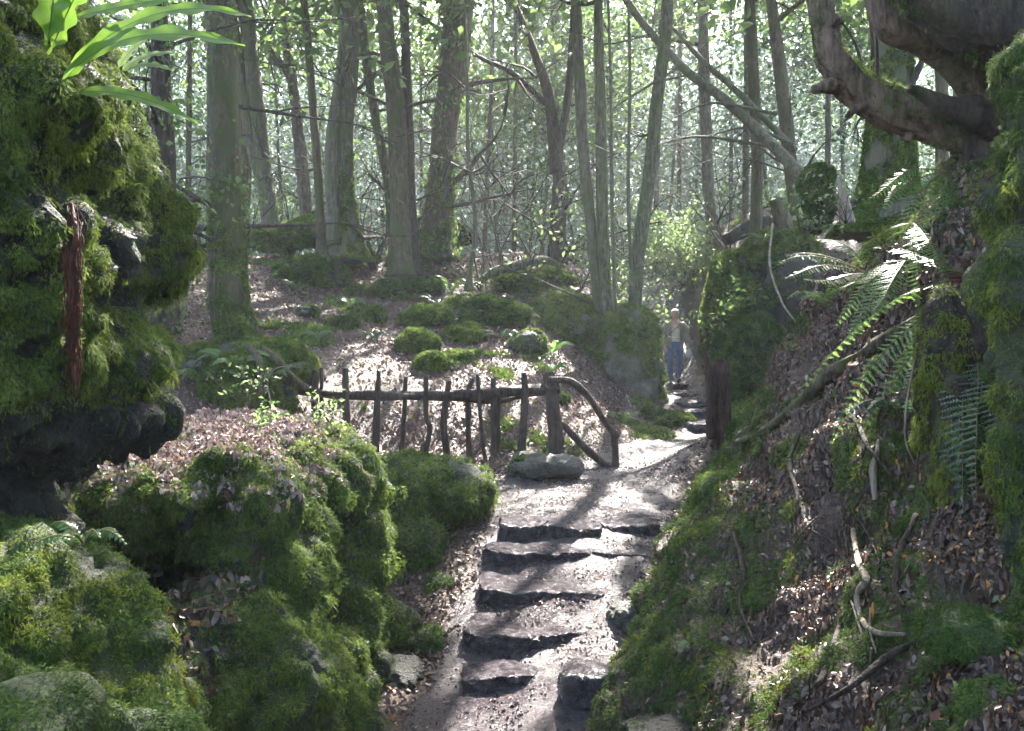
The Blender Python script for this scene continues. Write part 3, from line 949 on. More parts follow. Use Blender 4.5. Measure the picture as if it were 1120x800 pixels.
if (Nn * -unit(V)).sum() < 0:
    Fa = Fa[:, ::-1]
foot = np.exp(-((np.linspace(0, 1, 300)[None] * np.ones((360, 1))).ravel() / .12) ** 2)
V = roughen(V, Fa, [(.18, .7, 4), (.05, .2, 3), (.03, .06, 3)], 40, 0, [(.13, .42), (.06, .16)])
BV, BF = V, Fa
tag(Geo().add(V, Fa).build('bank_terrain', SOIL), kind='structure')


def m_bank(C, N):
    """moss on the edge towards the steps and along the crest, in patches elsewhere"""
    px = 560 + F * C[:, 0] / C[:, 1]; py = 400 - F * C[:, 2] / C[:, 1]
    return C, px, py
def bank_moss(C, N):
    d_foot = C[:, 0] - np.interp(C[:, 1], [2.5, 4, 4.8, 5.6, 6.7, 8.5, 10.2], [.2, .35, .52, .74, 1.12, 1.75, 2.65])
    edge_ = np.clip(1.15 - (d_foot - .25) * 1.9, 0, 1)
    patch = np.clip((fbm(C, .45, 3, 88) - .12 + .14 * np.clip((C[:, 0] - .9) * 2, 0, 1) * (C[:, 1] < 3.6)) * 8, 0, 1)
    crest = np.clip((C[:, 2] - .55) * 2.5, 0, .8) * np.clip((fbm(C, .4, 3, 89) + .25) * 5, 0, 1)
    return np.clip(np.maximum(np.maximum(edge_, patch * .8), crest), 0, 1)
o = moss_on(BV, BF, 'bank_moss', MOSS_DARK, None, 2.2, droop=.75, mask=bank_moss, seed=21, thr=.5, clump=.3)
tag(o, kind='stuff')
o = moss_on(BV, BF, 'bank_moss', MOSS_GOLD, None, .55, droop=.8, mask=lambda C, N: bank_moss(C, N) * (fbm(C, .5, 3, 90) > .0), seed=22, thr=.3)
tag(o, kind='stuff')
rock_litter(BV, BF, lambda C, N: (1 - .85 * bank_moss(C, N)) * np.clip((fbm(C, .35, 3, 93) + .45) * 4, .12, 1) * (C[:, 1] > 1.5) * np.where(C[:, 1] < 5, 1, .8), 4200, .024, LITTER_DARK, 'fallen_leaves')
rock_litter(BV, BF, lambda C, N: (C[:, 2] > -.55) * (1 - .7 * bank_moss(C, N)) * np.clip((fbm(C, .4, 3, 94) + .25) * 4, 0, 1) * (C[:, 1] > 3.5), 1300, .032, LITTER, 'fallen_leaves')


def on_bank(px, py):
    """the bank's point on a sight line"""
    d = unit(P(px, py, 1.0))
    t = BV @ d
    e = np.linalg.norm(BV - t[:, None] * d, axis=1)
    k = np.argsort(e)[:12]
    k = k[np.argmin(t[k])]
    return BV[k]


def on_cliff(px, py):
    d = unit(P(px, py, 1.0))
    t = CLIFF_V @ d
    e = np.linalg.norm(CLIFF_V - t[:, None] * d, axis=1)
    k = np.argsort(e)[:10]
    return float(CLIFF_V[k][:, 1].min())


def off_bank(px, py, d=.12):
    p = on_bank(px, py)
    return p * (1 - d / np.linalg.norm(p))


boulder('mossy_lump', 'bright mossy shoulder of the right bank beside the landing', 795, 548, 6.6, 34, 32, .25, mossm=MOSS, thr=.6)
boulder('mossy_lump', 'moss covered bulge at the left foot of the right bank', 738, 752, 4.95, 30, 50, .24, mossm=MOSS_DARK, thr=.7)
boulder('mossy_lump', 'dark moss cushion low on the right bank', 1055, 695, 2.85, 46, 26, .12, mossm=MOSS_DARK, thr=.9, cov=3)
boulder('mossy_lump', 'moss cushion at the bottom right corner of the bank', 1095, 775, 2.55, 44, 28, .12, mossm=MOSS_DARK, thr=.9, cov=3)

# moss hung rock at the right edge
parts = blobs_px([(1143, 185, 3.1, 36, 90, .2), (1152, 330, 3.05, 44, 150, .22), (1142, 470, 2.95, 30, 120, .2), (1160, 600, 2.85, 36, 110, .22), (1185, 350, 3.1, 60, 300, .35), (1150, 100, 3.2, 34, 60, .2)], 2.3)
t, V, Fa = rock('mossy_rock', 'tall moss hung rock at the right edge, beside the dark fern hollow', 'rock', parts, .025, [(.08, .35, 4), (.03, .1, 3), (.015, .03, 2)], ROCK_MOSS, 50, billow=[(.08, .22), (.04, .09)])
moss_on(V, Fa, 'moss', MOSS_DARK, t, 1.8, droop=1.2, seed=24, thr=.4)
moss_on(V, Fa, 'yellow_moss', MOSS_GOLD, t, .7, droop=1.2, seed=25, thr=.0)
# the ochre stump-like column under the brown fern crown
parts = blobs_px([(1030, 420, 3.95, 26, 110, .14), (1050, 520, 3.75, 26, 110, .14), (1070, 420, 3.9, 20, 120, .14)], 2.2)
t, V, Fa = rock('mossy_root_stock', 'ochre mossy root stock hanging below the rusty fern crown', 'root stock', parts, .02, [(.04, .25, 4), (.02, .07, 3)], BARK_DARK, 52)
moss_on(V, Fa, 'moss', MOSS_GOLD, t, 1.2, droop=1.3, mask=lambda C, N: (C[:, 0] < 2.08) * 1.0, seed=26, thr=.2)
# ------------------------------------------------------------------ steps
tag(PATH_GRIT.build('path_grit', STONE), kind='stuff')

def step(label, px0, px1, Yf, ztop, depth, thick=.16, group=None, skew=0, seed=0, p=(3.2, 14)):
    x0 = (px0 - 560) / F * Yf; x1 = (px1 - 560) / F * Yf
    v, f = superblob((0, 0, 0), ((x1 - x0) / 2, depth / 2, thick / 2), p, (0, 0, skew), 6)
    v = v + np.array([(x0 + x1) / 2, Yf + depth / 2, ztop + .022 - thick / 2])
    N = vnormals(v, f)
    lat = N * [1, 1, .25]
    v = v + lat * (.07 * fbm(v, .35, 3, seed) + .035 * fbm(v, .09, 3, seed + 3) + .022 * fbm(v, .03, 2, seed + 4))[:, None]
    v[:, 2] += .035 * fbm(v * [1, 1, 0], .4, 3, seed + 5) + .018 * fbm(v * [1, 1, 0], .1, 4, seed + 6)
    o = Geo().add(v, f).build('stone_step', STONE)
    return tag(o, label, 'step', group)

G = 'stone steps climbing to the landing'
step('lowest stone of the near steps, small and half sunk', 503, 592, 5.33, -1.985, .42, .2, G, 3, 1)
step('second step up, broad slab with a straight dark front', 506, 655, 5.72, -1.84, .62, .2, G, -2, 2)
step('third step up, widest curved slab of the near steps', 520, 700, 6.32, -1.70, .72, .2, G, -4, 3)
step('fourth step up, long left slab', 528, 650, 7.0, -1.56, .5, .2, G, -3, 4)
step('fourth step up, short right slab sloping to the bank', 642, 735, 7.05, -1.57, .5, .18, G, 8, 5)
step('small left slab at the lip of the landing', 545, 602, 7.42, -1.42, .55, .16, G, -2, 6)
step('wide slab at the lip of the landing, right of the small one', 590, 662, 7.40, -1.425, .7, .18, G, -5, 7)
step('rough stone at the right end of the landing lip', 658, 722, 7.65, -1.44, .5, .18, G, 6, 8)
G2 = 'far steps up to the passage'
for k, (a, b, Y, z, lab) in enumerate([(758, 790, 14.5, -1.02, 'lowest far step, catching the light'), (748, 782, 15.8, -.88, 'second of the far steps up the passage'),
                                       (740, 780, 17.0, -.74, 'middle far step with a dark front'), (732, 775, 18.3, -.60, 'far step just below the person'), (726, 768, 19.6, -.45, 'top far step on which the person stands')]):
    step(lab, a, b, Y, z, 1.2, .2, G2, 2 * k - 4, 20 + k)

# ------------------------------------------------------------------ railing
t = thing('rustic_railing', P(500, 500, 10.5), 'rustic railing of knobbly branches with bent balusters and a handrail curving down right', 'railing')
def limb(name, pts, rad, mat, parent, sides=12, bump=.25, n=None, seed=0, bs=(.03, .12)):
    v, f = tube(pts, rad, sides, n, bump, bs, seed=seed)
    return Geo().add(v, f).build(name, mat, parent)
YF = 10.5
limb('rail', PS([(322, 428, 10.6), (370, 431, 10.55), (420, 433, 10.5), (470, 433, 10.5), (520, 432, 10.5), (570, 427, 10.5), (612, 425, 10.5)]), [.05, .06, .058, .066, .06], RAILWOOD, t, 14, .3, 60, 1)
limb('lower_rail', PS([(512, 438, 10.62), (545, 439, 10.62), (580, 431, 10.6), (604, 430, 10.6)]), [.03, .035, .03], RAILWOOD, t, 10, .3, 30, 2)
limb('post', PS([(600, 408, 10.55), (604, 440, 10.5), (607, 470, 10.5), (608, 505, 10.5)]), [.085, .08, .09, .10], RAILWOOD, t, 16, .22, 40, 3)
limb('handrail', PS([(600, 416, 10.4), (625, 418, 10.4), (645, 436, 10.5), (662, 462, 10.6), (676, 478, 10.65)]), [.042, .040, .037, .034], RAILWOOD, t, 14, .25, 50, 4)
limb('post', PS([(672, 474, 10.75), (673, 495, 10.75), (673, 520, 10.75)]), [.05, .045, .055], RAILWOOD, t, 12, .2, 24, 5)
limb('brace', PS([(613, 462, 10.5), (640, 490, 10.6), (668, 514, 10.7)]), [.042, .05, .045], RAILWOOD, t, 12, .25, 30, 6)
BAL = [(345, 405, 343, 460, .045), (352, 402, 351, 470, .03), (378, 403, 380, 478, .045), (414, 406, 411, 484, .042), (444, 412, 439, 500, .032), (466, 410, 466, 452, 470, 470, 464, 498, .032),
       (491, 416, 485, 462, 490, 490, .045), (517, 414, 512, 440, 514, 506, .036), (522, 410, 527, 470, 533, 512, .028), (540, 414, 540, 512, .042), (546, 430, 543, 508, .025), (573, 408, 574, 440, 570, 502, .046)]
for k, b in enumerate(BAL):
    pts = [b[i:i + 2] for i in range(0, len(b) - 1, 2)]
    Yb = 10.5 + .08 * math.sin(k * 2.1)
    pp = PS([(x, y, Yb) for x, y in pts])
    pp[-1][2] -= .12
    limb('baluster', pp, [b[-1] * .8, b[-1], b[-1] * 1.05], RAILWOOD, t, 10, .3, 26, 20 + k)

# the split stump by the far steps
t = thing('split_stump', P(785, 478, 10.2), 'dark red brown split stump standing beside the path to the far steps', 'stump')
limb('stump', PS([(790, 492, 10.2), (788, 455, 10.2), (785, 415, 10.2), (786, 393, 10.2)]), [.14, .10, .09, .045], REDWOOD, t, 22, .35, 40, 61, (.05, .3))
limb('shard', PS([(777, 480, 10.1), (777, 430, 10.1), (774, 405, 10.1), (772, 386, 10.1)]), [.06, .05, .04, .018], REDWOOD, t, 10, .3, 30, 62)
limb('shard', PS([(796, 470, 10.15), (795, 425, 10.15), (796, 400, 10.15), (794, 390, 10.15)]), [.06, .05, .03, .012], REDWOOD, t, 10, .35, 30, 63)

# ------------------------------------------------------------------ trees
def twigs(g, base, d, L, r, depth, seed, mat=0, droop=0.0, wander=.35, nkids=3, sides=5):
    q = np.random.default_rng(seed)
    n = 5
    pts = [np.array(base, float)]
    d = unit(np.array(d, float))
    for k in range(n - 1):
        d = unit(d + wander * q.normal(size=3) * .5 + np.array([0, 0, -droop]))
        pts.append(pts[-1] + d * L / (n - 1))
    v, f = tube(pts, [r, r * .75, r * .4, r * .15], sides, 7, 0)
    g.add(v, f, mat)
    tips = [pts[-1]]
    if depth > 0:
        for k in range(nkids):
            i = q.integers(1, n)
            dd = unit(unit(pts[i] - pts[i - 1]) + .9 * q.normal(size=3))
            tips += twigs(g, pts[i], dd, L * q.uniform(.4, .7), r * .5, depth - 1, seed * 7 + k + 1, mat, droop, wander, nkids, max(3, sides - 1))
    return tips


ROMB = (np.array([(0, -.5, 0), (.3, 0, .1), (0, .5, -.05), (-.3, 0, .1)]), [np.array([(0, 1, 2), (0, 2, 3)])])


def leaf_cloud(g, centres, spread, n_each, size, flat=.5, gaps=True, mat=0):
    c = np.repeat(np.asarray(centres, float), n_each, 0)
    sp = np.asarray(spread, float)
    pos = c + rng.normal(size=c.shape) * (sp if sp.ndim else sp * np.array([1, 1, .6]))
    if gaps:
        k = in_gap(pos) & (rng.random(len(pos)) < .97)
        pos = pos[~k]
    n = len(pos)
    up = unit(np.array([0, 0, 1.0]) * flat + rng.normal(size=(n, 3)) * .6)
    M = frames(np.cross(up, rng.normal(size=(n, 3))), up)
    instances(g, *ROMB, pos, M, size * rng.uniform(.6, 1.4, n), mat)
    return g


def tree(name, label, rows, rad_px, mat, kids=5, flare=.8, top=None, crown=True, leaf=LEAF, lsize=.24, group=None, lob=5, bump=.16, mossy=0, ivy=0, dead=5, seed=None, cat='tree', foot=.35, sides=None, crown_r=3.2, crown_n=1300, height=None, bmat=None, forks=()):
    """rows: px, py, distance along the trunk, foot first"""
    seed = int(sum(rows[0][:2])) if seed is None else seed
    q = np.random.default_rng(seed)
    Y = rows[0][2]
    pts = [P(*r) for r in rows]
    base = pts[0].copy()
    pts = [pts[0] - np.array([0, 0, foot])] + pts
    r0 = np.array(rad_px) * .8 / F * Y
    # the trunk goes on above the picture
    ztop = height or q.uniform(11, 14)
    d = unit(pts[-1] - pts[-2])
    while pts[-1][2] < ztop:
        d = unit(d + np.array([q.normal() * .12, q.normal() * .12, .25]))
        pts.append(pts[-1] + d * 2.0)
    L = np.concatenate([[0], np.cumsum([np.linalg.norm(pts[i + 1] - pts[i]) for i in range(len(pts) - 1)])])
    tin = np.concatenate([[0], L[1:len(rows) + 1], [L[-1]]])
    rin = np.concatenate([[r0[0]], np.interp(np.linspace(0, 1, len(rows)), np.linspace(0, 1, len(r0)), r0), [r0[-1] * .35]])
    n = int(min(170, 30 + L[-1] * (8 if Y < 16 else 4)))
    rad = np.interp(np.linspace(0, L[-1], 40), tin, rin)
    t = thing(name, base, label, cat, group)
    sides = sides or (28 if Y < 13 else 18 if Y < 22 else 10)
    v, f = tube(pts, rad, sides, n, bump, (.05, .5), flare, seed, lob)
    Geo().add(v, f).build('trunk', mat, t)
    C = catmull(pts, 60)
    rc = np.interp(np.linspace(0, 1, 60), np.linspace(0, 1, 40), rad)
    for fr in forks:
        fp = [P(*w) for w in fr[0]]
        dd = unit(fp[-1] - fp[-2])
        while fp[-1][2] < ztop * .85:
            dd = unit(dd + np.array([q.normal() * .1, q.normal() * .1, .2]))
            fp.append(fp[-1] + dd * 2)
        fv, ff = tube(fp, [fr[1] / F * Y, fr[2] / F * Y, fr[2] / F * Y * .5], max(8, sides - 6), 60, bump, (.05, .5), 0, seed + 3)
        Geo().add(fv, ff).build('limb', mat, t)
    # dead side branches in view
    zt = P(0, -20, Y)[2]
    for k in range(dead):
        i = q.integers(8, 56)
        if C[i][2] > zt + 1: i = q.integers(8, 30)
        a = q.uniform(0, 2 * math.pi)
        gb = Geo()
        twigs(gb, C[i], (math.cos(a), math.sin(a) * .6, q.uniform(-.1, .7)), q.uniform(.8, 2.4), max(.012, rc[i] * q.uniform(.16, .3)), 2, seed * 31 + k, droop=.03, nkids=3)
        gb.build('branch', bmat or TWIG, t)
    if mossy:
        T = tri_of(f)
        moss_on(v, T, 'moss', MOSS, t, mossy, droop=.6, mask=lambda C_, N: np.clip(1.3 - (C_[:, 2] - base[2]) / 1.6, 0, 1) * np.clip((fbm(C_, .3, 3, seed) + .25) * 4, 0, 1), seed=seed % 50, thr=.5)
    if ivy:
        T = tri_of(f)
        Cc = v[T].mean(1)
        A = np.linalg.norm(np.cross(v[T[:, 1]] - v[T[:, 0]], v[T[:, 2]] - v[T[:, 0]]), axis=1) / 2
        N = unit(np.cross(v[T[:, 1]] - v[T[:, 0]], v[T[:, 2]] - v[T[:, 0]]))
        s = .0042 * Y + .015
        pos, idx = sample(v, T, A / (s * s * .5) * ivy * np.clip((fbm(Cc, .8, 3, seed + 2) + .15) * 3, 0, 1) * (Cc[:, 2] < zt + 2))
        pos = pos + N[idx] * rng.uniform(.01, .10, (len(pos), 1)) * Y / 12
        gi = Geo()
        up = unit(N[idx] + .6 * rng.normal(size=pos.shape))
        instances(gi, *ROMB, pos, frames(np.array([0, 0, -1.0]) + .5 * rng.normal(size=pos.shape), up), s * rng.uniform(.7, 1.6, len(pos)))
        gi.build('ivy', LEAF, t, smooth=False)
    if crown:
        g = Geo()
        gl_ = Geo()
        tips = []
        for k in range(kids):
            i = int(60 * q.uniform(.62, .97))
            a = q.uniform(0, 6.28)
            bd = np.array([math.cos(a), math.sin(a), q.uniform(.1, .7)]); bl = q.uniform(2.0, crown_r + .8)
            if k > 1 and in_gap(C[i] + unit(bd) * np.linspace(.1, 1, 9)[:, None] * bl).any():
                continue
            tips += twigs(g, C[i], bd, bl, rc[i] * .45 + .01, 2, seed * 13 + k, nkids=4)
        ob = g.build('bough', mat, t)
        tips = np.array(tips)
        leaf_cloud(gl_, tips, .75, max(4, int(crown_n / len(tips))), lsize)
        gl_.build('crown', leaf, t, smooth=False)
    return t, C


tree('rooted_tree', 'stout brown trunk on the mossy rooted mound, left of the leafy slope', [(262, 378, 10), (250, 330, 10), (249, 260, 10), (249, 190, 10.05), (246, 100, 10.1), (238, 0, 10.2)],
     [27, 24, 23, 22.5, 23, 22], BARK_BROWN, flare=1.1, mossy=1.0, ivy=.3, dead=6, crown_n=3800, lob=4)
tree('leaning_tree', 'grey trunk leaning left just behind the stout rooted trunk', [(298, 256, 20), (289, 190, 20), (283, 130, 20), (275, 60, 20), (270, 0, 20)], [13, 11, 10.5, 10], BARK_GREY, forks=[([(300, 245, 20), (276, 160, 20.1), (262, 60, 20)], 7, 5)])
tree('leaning_tree', 'slim misty trunk leaning left between the grey and dark trunks', [(336, 250, 24), (330, 180, 24), (322, 110, 24), (308, 0, 24)], [10, 8.5, 8, 7], BARK_FAR)
tree('dark_tree', 'thin dark trunk just left of the pale twin trunk', [(352, 262, 18.5), (347, 180, 18.5), (341, 100, 18.5), (332, 0, 18.5)], [7, 6.5, 6, 5.5], BARK_BROWN)
tree('twin_tree', 'pale twin trunk on the tall moss mound at the head of the slope', [(380, 268, 18), (377, 210, 18), (377, 140, 18), (381, 60, 18), (385, 0, 18)], [22, 15, 14, 13.5, 14], BARK_GREY, flare=.9, mossy=1.6,
     forks=[([(366, 268, 17.8), (363, 200, 17.8), (366, 130, 17.8), (378, 40, 17.9)], 8, 6)], crown_n=3400)
tree('leaning_tree', 'slender green trunk leaning left against the dark pair', [(432, 275, 18.6), (424, 200, 18.6), (411, 130, 18.5), (400, 60, 18.4), (392, 0, 18.3)], [8, 7, 6.5, 6], BARK_GREEN, ivy=.25)
tree('tall_tree', 'wide grey brown trunk, left of the dark purple stem', [(440, 285, 18), (437, 210, 18), (434, 130, 18), (424, 50, 18), (418, 0, 18)], [15, 12.5, 12, 11], BARK_BROWN, dead=7)
tree('dark_tree', 'dark purple stem pressed against the wide grey brown trunk', [(452, 285, 18.2), (449, 200, 18.2), (446, 110, 18.2), (441, 0, 18.2)], [8, 7, 6.5, 6.5], BARK_DARK, dead=6)
tree('ivy_tree', 'broad ivy clad trunk leaning right at the top of the slope', [(478, 268, 19), (482, 210, 19), (488, 140, 19), (497, 60, 19), (504, 0, 19)], [22, 18, 17, 18, 20], BARK_BROWN, flare=.7, ivy=1.1, mossy=.8, dead=8, crown_n=3400)
tree('pale_sapling', 'thin pale sapling right of the ivy clad trunk', [(514, 300, 17.5), (520, 240, 17.5), (512, 170, 17.5), (511, 100, 17.6), (506, 0, 17.8)], [4.5, 3.5, 3, 2.6], BARK_GREY, kids=3, crown_n=900, dead=4)
tree('forked_tree', 'dark wide forking tree with black bare boughs left of the green stems', [(608, 285, 21), (611, 230, 21), (611, 170, 21), (622, 100, 21), (628, 0, 21)], [13, 11.5, 10, 6, 5], BARK_DARK, dead=12,
     forks=[([(609, 190, 21), (601, 110, 20.9), (585, 60, 20.8), (566, 12, 20.7)], 7, 3.5), ([(604, 120, 20.9), (560, 80, 20.5), (520, 60, 20.2)], 3.2, 1.6)], bmat=BARK_DARK)
tree('grey_tree', 'grey lit stem, left one of the clump by the broad boulder', [(657, 350, 17.2), (649, 270, 17.1), (640, 190, 17), (634, 90, 17), (629, 0, 17)], [8.5, 8, 7.5, 7.5], BARK_GREY, flare=.5, dead=2)
tree('green_tree', 'green stem, middle one of the clump by the broad boulder', [(664, 345, 17), (659, 260, 17), (658, 170, 17), (656, 80, 17), (655, 0, 17)], [9, 8, 8, 7], BARK_GREEN, flare=.5, dead=2)
tree('green_tree', 'green stem bending right above the tall grey green boulder', [(694, 345, 16.9), (698, 280, 16.8), (711, 190, 16.7), (720, 100, 16.6), (731, 0, 16.5)], [11, 9.5, 9.5, 9, 8.5], BARK_GREEN, flare=.5, dead=3)
tree('pale_sapling', 'pale straight pole between the green stems', [(690, 300, 15.7), (687, 200, 15.7), (689, 100, 15.7), (687, 0, 15.8)], [2.6, 2.3, 2.1], BARK_GREY, kids=2, crown_n=500, dead=1)
tree('pale_sapling', 'pale thin pole close behind the middle green stem', [(672, 320, 15.8), (669, 200, 15.8), (668, 100, 15.8), (665, 0, 15.8)], [2.8, 2.3, 2.0], BARK_GREY, kids=2, crown_n=500, dead=1)
tree('passage_tree', 'straight brown trunk with a flared foot above the far passage', [(782, 262, 25), (775, 210, 25), (772, 130, 25), (769, 60, 25), (768, 0, 25)], [11, 8.5, 8, 7.5, 7], BARK_FAR, flare=1.2, dead=7)
tree('leaning_tree', 'brown trunk leaning left, right of the far passage', [(878, 275, 18.8), (868, 210, 18.8), (859, 130, 18.8), (851, 60, 18.8), (844, 0, 18.8)], [10, 9.5, 9, 8.5], BARK_BROWN, flare=.5, dead=6)
tree('great_tree', 'huge grey brown trunk with a mossy skirt behind the curved limb', [(975, 225, 10), (975, 170, 10), (975, 110, 10), (975, 50, 10), (972, 0, 10)], [50, 40, 33, 30, 29], BARK_GREY, flare=.5, mossy=3.0, dead=2, crown_n=4200, lob=7, crown_r=4)
tree('dark_tree', 'dark green trunk behind the strap leaved fern at the top left', [(182, 330, 9.2), (180, 200, 9.2), (177, 100, 9.2), (172, 0, 9.2)], [17, 16, 15, 14], BARK_DARK, flare=.4, dead=9, ivy=.6)
# leaning pair that crosses the view
t = thing('fallen_tree', P(905, 225, 14.6), 'two bare leaning trunks crossing behind the green stem from upper left', 'tree')
limb('trunk', PS([(905, 225, 14.6), (858, 172, 15.2), (800, 116, 15.9), (745, 72, 16.5), (690, 8, 17), (650, -60, 17.3)]), [.11, .10, .09, .08, .07, .06], BARK_GREY, t, 16, .15, 80, 71)
limb('trunk', PS([(870, 165, 15.6), (812, 106, 16.2), (770, 68, 16.6), (735, 30, 16.9)]), [.065, .06, .05, .03], BARK_GREY, t, 12, .15, 50, 72)
for k, (a, b, c_) in enumerate([((735, 130, 16.2), (780, 113, 15.9), (850, 125, 15.6)), ((770, 150, 16), (820, 140, 15.7), (868, 158, 15.4)), ((700, 165, 16.2), (760, 150, 16), (840, 160, 15.7)), ((668, 120, 16.5), (700, 100, 16.4), (745, 72, 16.5))]):
    limb('branch', PS([c_, b, a]), [.035, .025, .01], BARK_GREY, t, 7, .15, 24, 75 + k)

# the old yew whose limbs sweep in from the top right
t = thing('old_yew', P(1090, 175, 5.2), 'old contorted tree at the top right with a pale curved limb and dark boughs', 'tree')
limb('trunk', PS([(1086, 190, 5.2), (1092, 140, 5.2), (1105, 100, 5.15), (1150, 60, 5.1), (1230, 40, 5)]), [.14, .26, .24, .3, .35], BARK_DARK, t, 30, .3, 60, 81)
v, f = tube(PS([(1092, 140, 5.2), (1050, 140, 5.25), (1012, 128, 5.3), (962, 113, 5.35), (921, 86, 5.4), (902, 50, 5.4), (897, 0, 5.45), (900, -80, 5.6), (915, -200, 6)]), [.19, .125, .13, .125, .12, .105, .10, .095, .09], 48, 260, .42, (.035, .22), seed=82)
lb = Geo().add(v, f).build('limb', BARK_YEW, t)
moss_on(v, tri_of(f), 'moss', MOSS, lb, 2.2, droop=.2, mask=lambda C, N: np.clip((N[:, 2] - .25) * 4, 0, 1) * (C[:, 0] > 2.0), seed=31, thr=.45)
moss_on(v, tri_of(f), 'moss', MOSS_DARK, lb, 1.0, droop=.5, seed=33, thr=-.12, nscale=.3)
v, f = tube(PS([(1095, 122, 5.2), (1070, 92, 5.15), (1038, 62, 5.1), (1005, 42, 5.05), (975, 30, 5.0), (962, 5, 5.0), (955, -60, 5.0)]), [.14, .10, .09, .085, .085, .075, .07], 22, 90, .28, (.05, .4), seed=83)
Geo().add(v, f).build('limb', BARK_YEW, t)
shade_crown = Geo()  # unseen crown and boughs added overhead to shade the foreground and right bank
cc_ = np.stack([rng.uniform(-5.5, 7.5, 190), rng.uniform(-6, 6.5, 190), rng.uniform(3.6, 8, 190)], 1)
cc_ = cc_[(cc_[:, 0] > .3) | (rng.random(190) < .7)]
cc_ = cc_[(np.hypot(cc_[:, 0] - 1, cc_[:, 1] - .2) < 7.5) & ((cc_[:, 1] < 1.0) | (cc_[:, 2] > 2.0 + .62 * cc_[:, 1] + .8))]
leaf_cloud(shade_crown, cc_, .6, 135, .16)
shade_crown.build('crown', NEEDLE, t, smooth=False)
for k in range(7):
    a = cc_[k * 9]
    limb('bough', np.array([P(1230, 40, 5), (P(1230, 40, 5) + a) / 2 + [0, 0, 1.2], a]), [.12, .08, .02], BARK_DARK, t, 8, .2, 30, 300 + k)
limb('limb', PS([(1085, 138, 5.1), (1060, 126, 5.0), (1035, 116, 4.95), (1012, 104, 4.95), (994, 97, 4.95)]), [.10, .07, .055, .035, .02], BARK_DARK, t, 14, .25, 40, 84)
v, f = tube(PS([(1230, 60, 4.7), (1150, 40, 4.7), (1085, 26, 4.75), (1030, 6, 4.8), (1000, -30, 4.85), (985, -80, 4.9)]), [.36, .25, .21, .17, .15, .13], 30, 100, .3, (.08, .4), seed=85)
lb = Geo().add(v, f).build('limb', BARK_DARK, t)
moss_on(v, tri_of(f), 'moss', MOSS_DARK, lb, 1.3, droop=.9, seed=32, thr=.25)
for k, (px, py, dx, dy, r_) in enumerate([(915, 92, -26, 6, .035), (1000, 132, -8, 22, .03), (903, 30, 20, -8, .03), (1040, 146, 5, 20, .04), (940, 112, -14, 16, .025)]):
    limb('broken_stub', PS([(px, py, 5.35), (px + dx * .6, py + dy * .6, 5.3), (px + dx, py + dy, 5.28)]), [r_ * 1.5, r_, r_ * .7], BARK_YEW, t, 10, .35, 14, 310 + k)
for k, pp in enumerate([[(950, 108, 5.35), (955, 60, 5.35), (950, 0, 5.4), (952, -60, 5.4)], [(944, 100, 5.4), (938, 55, 5.5), (915, 15, 5.6)], [(958, 112, 5.35), (960, 70, 5.3), (958, 30, 5.3)]]):
    limb('twig', PS(pp), [.014, .010, .006], TWIG, t, 6, .1, 24, 88 + k)

# far trunks in the mist, each its own tree
FAR = [(20, 240, 12, 26), (110, 230, 12, 28), (205, 225, 9, 27), (228, 240, 7, 30), (312, 238, 5, 33), (393, 250, 6, 30), (412, 245, 5, 36), (462, 240, 5, 31), (528, 262, 7, 27), (545, 262, 5, 34), (562, 268, 7, 29), (578, 270, 4, 38),
       (590, 268, 6, 32), (632, 265, 6, 30), (645, 262, 5, 40), (677, 262, 5, 30), (715, 255, 8, 27), (728, 250, 5, 36), (742, 252, 7, 31), (757, 248, 4, 42), (800, 245, 6, 34), (815, 240, 9, 28), (832, 238, 5, 38), (846, 236, 5, 30),
       (905, 215, 8, 26), (925, 215, 6, 33), (1040, 190, 10, 27), (1075, 190, 8, 32)]
for k, (px, py, w, Y) in enumerate(FAR):
    q = np.random.default_rng(900 + k)
    lean = q.normal() * 14
    z = H([(px - 560) / F * Y], [Y])[0]
    pyb = 400 - F * z / Y
    tree('misty_tree', 'slim pale trunk standing in the misty wood beyond the slope', [(px, pyb, Y), (px + lean * .4, pyb - 110, Y), (px + lean * .7, pyb - 200, Y), (px + lean, -30, Y)], [w / 1.7, w / 2.1, w / 2.4, w / 2.8],
         [BARK_FAR, BARK_GREY, BARK_BROWN, BARK_GREEN][k % 4], kids=5, flare=.6, leaf=[NEEDLE, LEAF][k % 2], lsize=.26, group='slim trunks in the misty wood', dead=6, seed=900 + k, crown_n=1500, height=q.uniform(12, 17), crown_r=3.4)
# trees added beside and beyond the frame's edge so their crowns shade the dell
for k, (x, y, r) in enumerate([(7.5, 13, .25), (10, 19, .3), (5.5, 19.5, .2), (-9, 15, .3), (-7, 22, .25), (12, 12, .3), (9, 8, .28), (-8.5, 8, .3), (13, 26, .3), (-13, 20, .3)]):
    z = H([x], [y])[0]
    Yp = y
    px, py = 560 + F * x / y, 400 - F * z / y
    tree('added_shade_tree', 'tall leafy tree added at the edge of the dell, its crown shading the steps', [(px, py, y), (px + 5, py - 3 / y * F, y), (px - 4, py - 7 / y * F, y)], [r * F / y, r * .85 * F / y, r * .7 * F / y], BARK_BROWN,
         kids=8, group='leafy trees added around the dell to shade it', seed=700 + k, crown_n=2600, lsize=.3, crown_r=4.2, dead=3, height=12)

